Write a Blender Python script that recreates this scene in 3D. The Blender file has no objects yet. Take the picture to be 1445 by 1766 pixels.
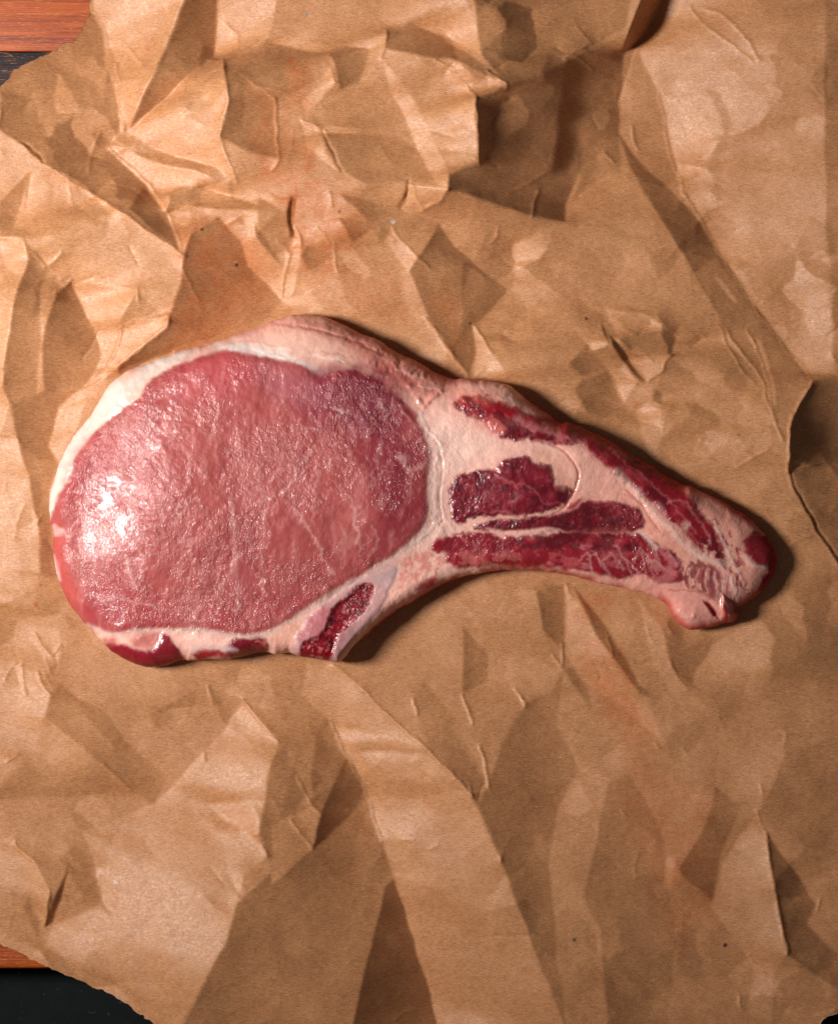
import bpy, math, random
import numpy as np
from math import radians

rng = np.random.RandomState(7)
random.seed(7)
C = bpy.context.scene.collection
SC = bpy.context.scene
S = 0.0002                       # metres per traced unit (1445 x 1766 units = 289 x 353 mm)
CX, CY = 722.5, 883.0

# ------------------------------------------------------------------ camera
cam = bpy.data.cameras.new("camera"); cam_o = bpy.data.objects.new("camera", cam); C.objects.link(cam_o)
CAM_H = 1.05
cam.sensor_fit = 'HORIZONTAL'; cam.sensor_width = 36
cam.lens = 36 * CAM_H / (1445 * S)
cam.clip_start = 0.01; cam.clip_end = 50
cam_o.location = (0, 0, CAM_H)
SC.camera = cam_o

# ------------------------------------------------------------------ light
w = bpy.data.worlds.new("World"); SC.world = w; w.use_nodes = True
w.node_tree.nodes['Background'].inputs['Color'].default_value = (1.0, 0.88, 0.82, 1)
w.node_tree.nodes['Background'].inputs['Strength'].default_value = 0.06
ld = bpy.data.lights.new("studio_lamp", 'AREA'); ld.shape = 'DISK'; ld.size = 0.17
ld.energy = 2.15; ld.color = (1.0, 0.965, 0.915); ld.spread = radians(100)
lo = bpy.data.objects.new("studio_lamp", ld); C.objects.link(lo)
LP = np.array([-0.50, 0.03, 0.46]); AIM = np.array([-0.02, 0.13, 0.0])
lo.location = LP
import mathutils
lo.rotation_euler = mathutils.Vector(AIM - LP).to_track_quat('-Z', 'Y').to_euler()
SC.view_settings.view_transform = 'Standard'; SC.view_settings.look = 'None'
SC.view_settings.exposure = 0.0; SC.view_settings.gamma = 1.0
SC.cycles.max_bounces = 6

# ------------------------------------------------------------------ helpers
def lin(c):
    c = np.array(c, float) / 255.0
    return np.where(c <= 0.04045, c / 12.92, ((c + 0.055) / 1.055) ** 2.4)

def at(u, v, z=0.0):                       # traced unit -> metres, parallax of the height z (in units) undone
    k = 1 - z * S / CAM_H
    return (u - CX) * S * k, (CY - v) * S * k

_lat = {}
def vnoise(x, y, scale, seed=0):           # smooth value noise, -1..1
    if seed not in _lat:
        _lat[seed] = np.random.RandomState(seed + 11).uniform(-1, 1, (256, 256))
    L = _lat[seed]
    X = x / scale + 37.3 * seed; Y = y / scale + 11.7 * seed
    xi = np.floor(X).astype(int); yi = np.floor(Y).astype(int)
    fx = X - xi; fy = Y - yi
    fx = fx * fx * fx * (fx * (fx * 6 - 15) + 10); fy = fy * fy * fy * (fy * (fy * 6 - 15) + 10)
    a = L[xi % 256, yi % 256]; b = L[(xi + 1) % 256, yi % 256]
    c = L[xi % 256, (yi + 1) % 256]; d = L[(xi + 1) % 256, (yi + 1) % 256]
    return (a * (1 - fx) + b * fx) * (1 - fy) + (c * (1 - fx) + d * fx) * fy

def fbm(x, y, scale, seed=0, octs=4, gain=0.5):
    s = 0; a = 1; t = 0
    for o in range(octs):
        s = s + a * vnoise(x, y, scale / 2 ** o, seed + o * 3); t += a; a *= gain
    return s / t * 1.5

def smooth(a, b, x):
    t = np.clip((x - a) / (b - a), 0, 1)
    return t * t * (3 - 2 * t)

def catmull(pts, n=4, closed=True):
    P = np.array(pts, float); out = []
    N = len(P); R = range(N if closed else N - 1)
    for i in R:
        if closed: p0, p1, p2, p3 = P[i - 1], P[i], P[(i + 1) % N], P[(i + 2) % N]
        else: p0, p1, p2, p3 = P[max(i - 1, 0)], P[i], P[i + 1], P[min(i + 2, N - 1)]
        for k in range(n):
            t = k / n
            out.append(0.5 * ((2 * p1) + (-p0 + p2) * t + (2 * p0 - 5 * p1 + 4 * p2 - p3) * t * t + (-p0 + 3 * p1 - 3 * p2 + p3) * t ** 3))
    if not closed: out.append(P[-1])
    return np.array(out)

def segdist(x, y, P, closed=True):
    d2 = np.full(x.shape, 1e12); inside = np.zeros(x.shape, bool)
    n = len(P)
    for i in range(n if closed else n - 1):
        ax, ay = P[i]; bx, by = P[(i + 1) % n]
        ex, ey = bx - ax, by - ay
        L = ex * ex + ey * ey + 1e-9
        t = np.clip(((x - ax) * ex + (y - ay) * ey) / L, 0, 1)
        d2 = np.minimum(d2, (x - ax - t * ex) ** 2 + (y - ay - t * ey) ** 2)
        if closed:
            c = (ay > y) != (by > y)
            if c.any() and abs(ey) > 1e-9:
                inside ^= c & (x < ex * (y - ay) / ey + ax)
    return np.sqrt(d2), inside

def sdf(x, y, P):                          # positive inside
    d, ins = segdist(x, y, P)
    return np.where(ins, d, -d)

def boxed(x, y, P, pad):
    P = np.array(P, float)
    return (x > P[:, 0].min() - pad) & (x < P[:, 0].max() + pad) & (y > P[:, 1].min() - pad) & (y < P[:, 1].max() + pad)

def grid_tris(nx, ny):
    i = np.arange((ny - 1) * (nx - 1)); r = i // (nx - 1); c = i % (nx - 1)
    a = r * nx + c; b = a + 1; d = a + nx; e = d + 1
    alt = ((r + c) % 2 == 0)[:, None]
    t1 = np.where(alt, np.stack([a, d, b], 1), np.stack([a, d, e], 1))
    t2 = np.where(alt, np.stack([b, d, e], 1), np.stack([a, e, b], 1))
    return np.concatenate([t1, t2])

def clip(co, tris, f, attrs):
    """keep f>0; returns new co, tris, attrs(list of per-vertex arrays), rim edge list"""
    pos = f > 0
    cnt = pos[tris].sum(1)
    keep = tris[cnt == 3]; cross = tris[(cnt > 0) & (cnt < 3)]
    newco = []; cache = {}; newt = []; rim = []
    n0 = len(co); src = []
    def cut(a, b):
        k = (min(a, b), max(a, b))
        if k not in cache:
            t = f[a] / (f[a] - f[b]); t = min(max(t, 0.03), 1.0)
            cache[k] = n0 + len(src); src.append((a, b, t))
        return cache[k]
    for t in cross:
        p = [pos[v] for v in t]
        k = sum(p)
        if k == 1:
            i = p.index(True); a, b, c = t[i], t[(i + 1) % 3], t[(i + 2) % 3]
            x, y = cut(a, b), cut(a, c)
            newt.append((a, x, y)); rim.append((x, y))
        else:
            i = p.index(False); a, b, c = t[i], t[(i + 1) % 3], t[(i + 2) % 3]
            x, y = cut(b, a), cut(c, a)
            newt.append((x, b, c)); newt.append((x, c, y)); rim.append((y, x))
    if src:
        A = np.array([s[0] for s in src]); B = np.array([s[1] for s in src]); T = np.array([s[2] for s in src])[:, None]
        co = np.concatenate([co, co[A] * (1 - T) + co[B] * T])
        attrs = [np.concatenate([q, q[A] * (1 - T) + q[B] * T]) for q in attrs]
        keep = np.concatenate([keep, np.array(newt)])
    return co, keep, attrs, rim

def vnormals(co, tris):
    fn = np.cross(co[tris[:, 1]] - co[tris[:, 0]], co[tris[:, 2]] - co[tris[:, 0]])
    n = np.zeros_like(co)
    for k in range(3):
        for ax in range(3):
            n[:, ax] += np.bincount(tris[:, k], weights=fn[:, ax], minlength=len(co))
    return n / (np.linalg.norm(n, axis=1, keepdims=True) + 1e-20)

def build(name, co, tris, mat, parent=None, col=None, extra=None, normals=None):
    used = np.unique(tris)
    remap = np.full(len(co), -1); remap[used] = np.arange(len(used))
    t = remap[tris]
    me = bpy.data.meshes.new(name)
    me.vertices.add(len(used)); me.vertices.foreach_set('co', co[used].astype(np.float32).ravel())
    me.loops.add(t.size); me.loops.foreach_set('vertex_index', t.astype(np.int32).ravel())
    me.polygons.add(len(t)); me.polygons.foreach_set('loop_start', (np.arange(len(t)) * 3).astype(np.int32))
    me.update(calc_edges=True)
    me.polygons.foreach_set('use_smooth', np.ones(len(t), bool))
    if col is not None:
        a = me.attributes.new('tint', 'FLOAT_COLOR', 'POINT')
        a.data.foreach_set('color', np.concatenate([col[used], np.ones((len(used), 1))], 1).astype(np.float32).ravel())
    if extra is not None:
        for k, arr in extra.items():
            a = me.attributes.new(k, 'FLOAT', 'POINT'); a.data.foreach_set('value', arr[used].astype(np.float32).ravel())
    me.validate()
    if normals is not None:
        me.normals_split_custom_set_from_vertices([tuple(q) for q in normals[used]])
    me.materials.append(mat)
    o = bpy.data.objects.new(name, me); C.objects.link(o)
    if parent: o.parent = parent
    return o

def thing(name, label, cat, loc=(0, 0, 0)):
    o = bpy.data.objects.new(name, None); C.objects.link(o); o.location = loc
    o['label'] = label; o['category'] = cat
    return o

# node helper
class NT:
    def __init__(s, name):
        s.m = bpy.data.materials.new(name); s.m.use_nodes = True
        s.t = s.m.node_tree; s.t.nodes.clear()
        s.out = s.n('ShaderNodeOutputMaterial'); s.b = s.n('ShaderNodeBsdfPrincipled')
        s.l(s.b.outputs[0], s.out.inputs[0])
        s.tc = s.n('ShaderNodeTexCoord').outputs['Object']
    def n(s, k, **kw):
        q = s.t.nodes.new(k)
        for a, v in kw.items(): setattr(q, a, v)
        return q
    def l(s, a, b): s.t.links.new(a, b)
    def val(s, sock, v):
        if hasattr(v, 'links'): s.l(v, sock)
        else: sock.default_value = v
    def mapping(s, vec, scale=(1, 1, 1), rot=0.0, loc=(0, 0, 0)):
        q = s.n('ShaderNodeMapping'); s.l(vec, q.inputs[0])
        q.inputs['Scale'].default_value = scale; q.inputs['Rotation'].default_value = (0, 0, rot); q.inputs['Location'].default_value = loc
        return q.outputs[0]
    def noise(s, vec, scale, detail=3, rough=0.55, dist=0.0):
        q = s.n('ShaderNodeTexNoise'); s.l(vec, q.inputs['Vector'])
        q.inputs['Scale'].default_value = scale; q.inputs['Detail'].default_value = detail
        q.inputs['Roughness'].default_value = rough; q.inputs['Distortion'].default_value = dist
        return q.outputs['Fac']
    def voro(s, vec, scale, feature='F1', out='Distance', rand=1.0):
        q = s.n('ShaderNodeTexVoronoi', feature=feature); s.l(vec, q.inputs['Vector'])
        q.inputs['Scale'].default_value = scale; q.inputs['Randomness'].default_value = rand
        return q.outputs[out]
    def math(s, op, a, b=0.0, c=None, clamp=False):
        q = s.n('ShaderNodeMath', operation=op, use_clamp=clamp)
        s.val(q.inputs[0], a); s.val(q.inputs[1], b)
        if c is not None: s.val(q.inputs[2], c)
        return q.outputs[0]
    def rng(s, v, a, b, c, d):
        q = s.n('ShaderNodeMapRange'); s.val(q.inputs[0], v)
        for i, x in enumerate((a, b, c, d)): s.val(q.inputs[i + 1], x)
        return q.outputs[0]
    def mix(s, fac, a, b, mode='MIX'):
        q = s.n('ShaderNodeMix', data_type='RGBA', blend_type=mode)
        s.val(q.inputs[0], fac)
        for i, v in ((6, a), (7, b)):
            if hasattr(v, 'links'): s.l(v, q.inputs[i])
            else: q.inputs[i].default_value = (*v[:3], 1)
        return q.outputs[2]
    def ramp(s, fac, stops):
        q = s.n('ShaderNodeValToRGB'); s.l(fac, q.inputs[0]); e = q.color_ramp.elements
        while len(e) < len(stops): e.new(0.5)
        for i, (p, c) in enumerate(stops): e[i].position = p; e[i].color = (*c[:3], 1)
        return q.outputs[0]
    def attr(s, name, out='Color'):
        q = s.n('ShaderNodeAttribute', attribute_name=name); return q.outputs[out]
    def bump(s, h, strength, dist, nrm=None):
        q = s.n('ShaderNodeBump'); s.val(q.inputs['Strength'], strength); s.val(q.inputs['Distance'], dist)
        s.l(h, q.inputs['Height'])
        if nrm is not None: s.l(nrm, q.inputs['Normal'])
        return q.outputs[0]

# ------------------------------------------------------------------ materials
def mat_paper():
    t = NT('kraft_paper_fibre')
    base = t.attr('tint')
    warp = t.n('ShaderNodeTexNoise'); t.l(t.tc, warp.inputs['Vector']); warp.inputs['Scale'].default_value = 260; warp.inputs['Detail'].default_value = 2
    wv = t.n('ShaderNodeVectorMath', operation='MULTIPLY_ADD'); t.l(warp.outputs['Color'], wv.inputs[0])
    wv.inputs[1].default_value = (0.0022, 0.0022, 0); t.l(t.tc, wv.inputs[2]); V = wv.outputs[0]
    fib = None
    for i, r in enumerate((0.35, 1.3, 2.2, 2.9)):
        f = t.noise(t.mapping(V, (520, 3600, 300), r, (i * 3.1, i * 1.7, 0)), 1.0, 2, 0.6)
        f = t.rng(f, 0.50, 0.72, 0, 1)
        fib = f if fib is None else t.math('MAXIMUM', fib, f)
    grain = t.noise(t.tc, 2600, 3, 0.7)
    mott = t.noise(t.tc, 420, 4, 0.65)
    big = t.noise(t.tc, 45, 4, 0.6)
    c = t.mix(t.rng(fib, 0, 1, 0, 0.55), base, t.mix(1.0, base, lin((190, 120, 84)), 'MULTIPLY'))
    c = t.mix(1.0, c, t.ramp(grain, [(0.25, (0.80, 0.77, 0.74)), (0.75, (1.12, 1.13, 1.14))]), 'MULTIPLY')
    c = t.mix(1.0, c, t.ramp(mott, [(0.25, (0.88, 0.85, 0.82)), (0.75, (1.07, 1.08, 1.09))]), 'MULTIPLY')
    c = t.mix(1.0, c, t.ramp(big, [(0.3, (0.93, 0.90, 0.87)), (0.7, (1.04, 1.05, 1.06))]), 'MULTIPLY')
    # dark and reddish single fibres
    d = t.noise(t.mapping(V, (650, 9000, 300), 0.9), 1.0, 0, 0.5)
    c = t.mix(t.rng(d, 0.74, 0.80, 0, 0.65), c, lin((105, 62, 40)))
    d = t.noise(t.mapping(V, (600, 8000, 300), 2.5, (9, 4, 0)), 1.0, 0, 0.5)
    c = t.mix(t.rng(d, 0.74, 0.80, 0, 0.55), c, lin((120, 66, 48)))
    d = t.noise(t.mapping(V, (700, 8500, 300), 1.7, (2, 7, 0)), 1.0, 0, 0.5)
    c = t.mix(t.rng(d, 0.74, 0.82, 0, 0.45), c, lin((235, 205, 165)))
    # tiny specks
    sp = t.n('ShaderNodeTexVoronoi'); t.l(t.tc, sp.inputs['Vector']); sp.inputs['Scale'].default_value = 48
    pick = t.n('ShaderNodeSeparateColor'); t.l(sp.outputs['Color'], pick.inputs[0])
    m = t.math('MULTIPLY', t.math('LESS_THAN', sp.outputs['Distance'], t.math('MULTIPLY', pick.outputs[1], 0.026)), t.math('GREATER_THAN', pick.outputs[0], 0.45))
    c = t.mix(t.math('MULTIPLY', m, 0.8), c, lin((60, 36, 34)))
    t.l(c, t.b.inputs['Base Color'])
    t.b.inputs['Roughness'].default_value = 0.44
    t.val(t.b.inputs['Roughness'], t.rng(t.noise(t.tc, 900, 3), 0.3, 0.7, 0.42, 0.60))
    t.b.inputs['Specular IOR Level'].default_value = 0.6
    h = t.math('ADD', t.math('MULTIPLY', t.noise(t.tc, 1500, 4, 0.7), 0.6), t.math('MULTIPLY', fib, 0.3))
    t.l(t.bump(h, 0.6, 0.00013), t.b.inputs['Normal'])
    return t.m

def mat_meat(name, rough=0.30, coat=0.4, bump_mm=0.35, cell=620, stretch=(1, 1), rot=0.0, spec=0.5, gloss_mm=0.12, sss=0.3):
    t = NT(name)
    base = t.attr('tint')
    V0 = t.mapping(t.tc, (stretch[0], stretch[1], 1), rot)
    wn = t.n('ShaderNodeTexNoise'); t.l(V0, wn.inputs['Vector']); wn.inputs['Scale'].default_value = cell * 0.4; wn.inputs['Detail'].default_value = 2
    wv = t.n('ShaderNodeVectorMath', operation='MULTIPLY_ADD'); t.l(wn.outputs['Color'], wv.inputs[0])
    wv.inputs[1].default_value = (1.1 / cell, 1.1 / cell, 0); t.l(V0, wv.inputs[2]); V = wv.outputs[0]
    n1 = t.noise(V, cell, 2, 0.5, 0.5)
    ridged = t.math('ABSOLUTE', t.math('SUBTRACT', n1, 0.5))
    n2 = t.noise(V, cell * 2.3, 2, 0.6, 0.3)
    h = t.math('ADD', t.math('MULTIPLY', ridged, 1.6), t.math('MULTIPLY', n2, 0.45))
    fine = t.noise(t.tc, 2400, 3, 0.65)
    c = t.mix(1.0, base, t.ramp(fine, [(0.3, (0.90, 0.87, 0.87)), (0.7, (1.06, 1.07, 1.07))]), 'MULTIPLY')
    c = t.mix(1.0, c, t.ramp(t.noise(V, cell * 0.5, 3, 0.6), [(0.3, (0.94, 0.90, 0.90)), (0.72, (1.04, 1.06, 1.06))]), 'MULTIPLY')
    t.l(c, t.b.inputs['Base Color'])
    t.val(t.b.inputs['Roughness'], t.rng(t.noise(t.tc, 300, 3), 0.3, 0.7, rough * 0.8, rough * 1.25))
    gl = t.attr('gloss', 'Fac'); t.val(t.b.inputs['Specular IOR Level'], t.math('MULTIPLY', gl, spec)); t.val(t.b.inputs['Coat Weight'], t.math('MULTIPLY', gl, coat))
    wet = t.attr('wet', 'Fac')
    b1 = t.bump(h, t.math('MULTIPLY', wet, 1.0), bump_mm / 1000)
    b2 = t.bump(fine, 0.5, gloss_mm / 1000, b1)
    t.l(b2, t.b.inputs['Normal'])
    t.b.inputs['Coat Roughness'].default_value = 0.09; t.b.subsurface_method = 'BURLEY'; t.b.inputs['Subsurface Weight'].default_value = sss; t.b.inputs['Subsurface Radius'].default_value = (1, .35, .22); t.b.inputs['Subsurface Scale'].default_value = 0.0012
    t.l(b2, t.b.inputs['Coat Normal'])
    return t.m

def mat_wood(name, c0, c1, c2, rough=0.4):
    t = NT(name)
    V = t.mapping(t.tc, (14, 420, 60), 0.02)
    g = t.noise(V, 1.0, 6, 0.65, 0.6)
    g2 = t.noise(t.mapping(t.tc, (60, 2400, 200), 0.015), 1.0, 4, 0.7)
    c = t.ramp(g, [(0.3, c0), (0.5, c1), (0.72, c2)])
    c = t.mix(1.0, c, t.ramp(g2, [(0.3, (0.62, 0.55, 0.5)), (0.6, (1.1, 1.12, 1.15))]), 'MULTIPLY')
    pores = t.noise(t.mapping(t.tc, (350, 5200, 500), 0.01), 1.0, 1, 0.5)
    c = t.mix(t.rng(pores, 0.64, 0.74, 0, 0.45), c, lin((245, 170, 110)))
    t.l(c, t.b.inputs['Base Color'])
    t.b.inputs['Roughness'].default_value = rough
    t.l(t.bump(g2, 0.4, 0.0002), t.b.inputs['Normal'])
    return t.m

def mat_stone():
    t = NT('dark_stone')
    n = t.noise(t.tc, 120, 6, 0.7); sp = t.noise(t.tc, 520, 3, 0.6)
    c = t.ramp(n, [(0.35, lin((5, 9, 10))), (0.7, lin((13, 20, 21)))])
    c = t.mix(t.rng(sp, 0.66, 0.80, 0, 0.6), c, lin((88, 116, 116)))
    t.l(c, t.b.inputs['Base Color']); t.b.inputs['Roughness'].default_value = 0.75; t.b.inputs['Specular IOR Level'].default_value = 0.2
    t.l(t.bump(n, 0.3, 0.0004), t.b.inputs['Normal'])
    return t.m

# ------------------------------------------------------------------ traced outline of the chop (units)
OUT = [(86,900),(85,880),(86,852),(92,830),(101,802),(113,775),(128,750),(149,725),(167,700),(179,678),(187,664),(209,645),(229,634),(254,626),(287,613),(323,602),(362,591),(392,582),(420,573),(448,563),(466,554),(489,546),(517,542),(542,544),(572,550),(600,563),(628,577),(658,588),(671,598),(697,613),(724,625),(752,642),(780,654),(795,652),(813,653),(831,655),(869,661),(886,670),(914,692),(941,711),(966,727),(980,727),(1011,740),(1052,761),(1072,772),(1094,787),(1122,802),(1149,820),(1177,835),(1194,839),(1221,853),(1257,871),(1291,893),(1313,914),(1329,936),(1338,955),(1338,977),(1329,1000),(1310,1024),(1285,1041),(1271,1050),(1274,1059),(1266,1072),(1249,1076),(1221,1083),(1194,1087),(1174,1079),(1158,1061),(1149,1043),(1128,1029),(1105,1022),(1069,1013),(1033,1006),(1000,997),(955,988),(914,984),(875,983),(845,986),(811,992),(789,998),(770,1006),(742,1019),(732,1026),(704,1041),(677,1058),(655,1075),(633,1094),(612,1113),(597,1131),(585,1142),(574,1142),(544,1137),(519,1133),(497,1126),(475,1129),(462,1126),(436,1128),(403,1136),(364,1138),(328,1140),(317,1138),(287,1148),(259,1151),(240,1148),(215,1137),(193,1123),(176,1108),(162,1091),(146,1075),(129,1055),(115,1033),(102,1003),(95,983),(91,958),(91,936),(93,918),(90,912)]
OUTC = catmull(OUT, 3)

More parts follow.
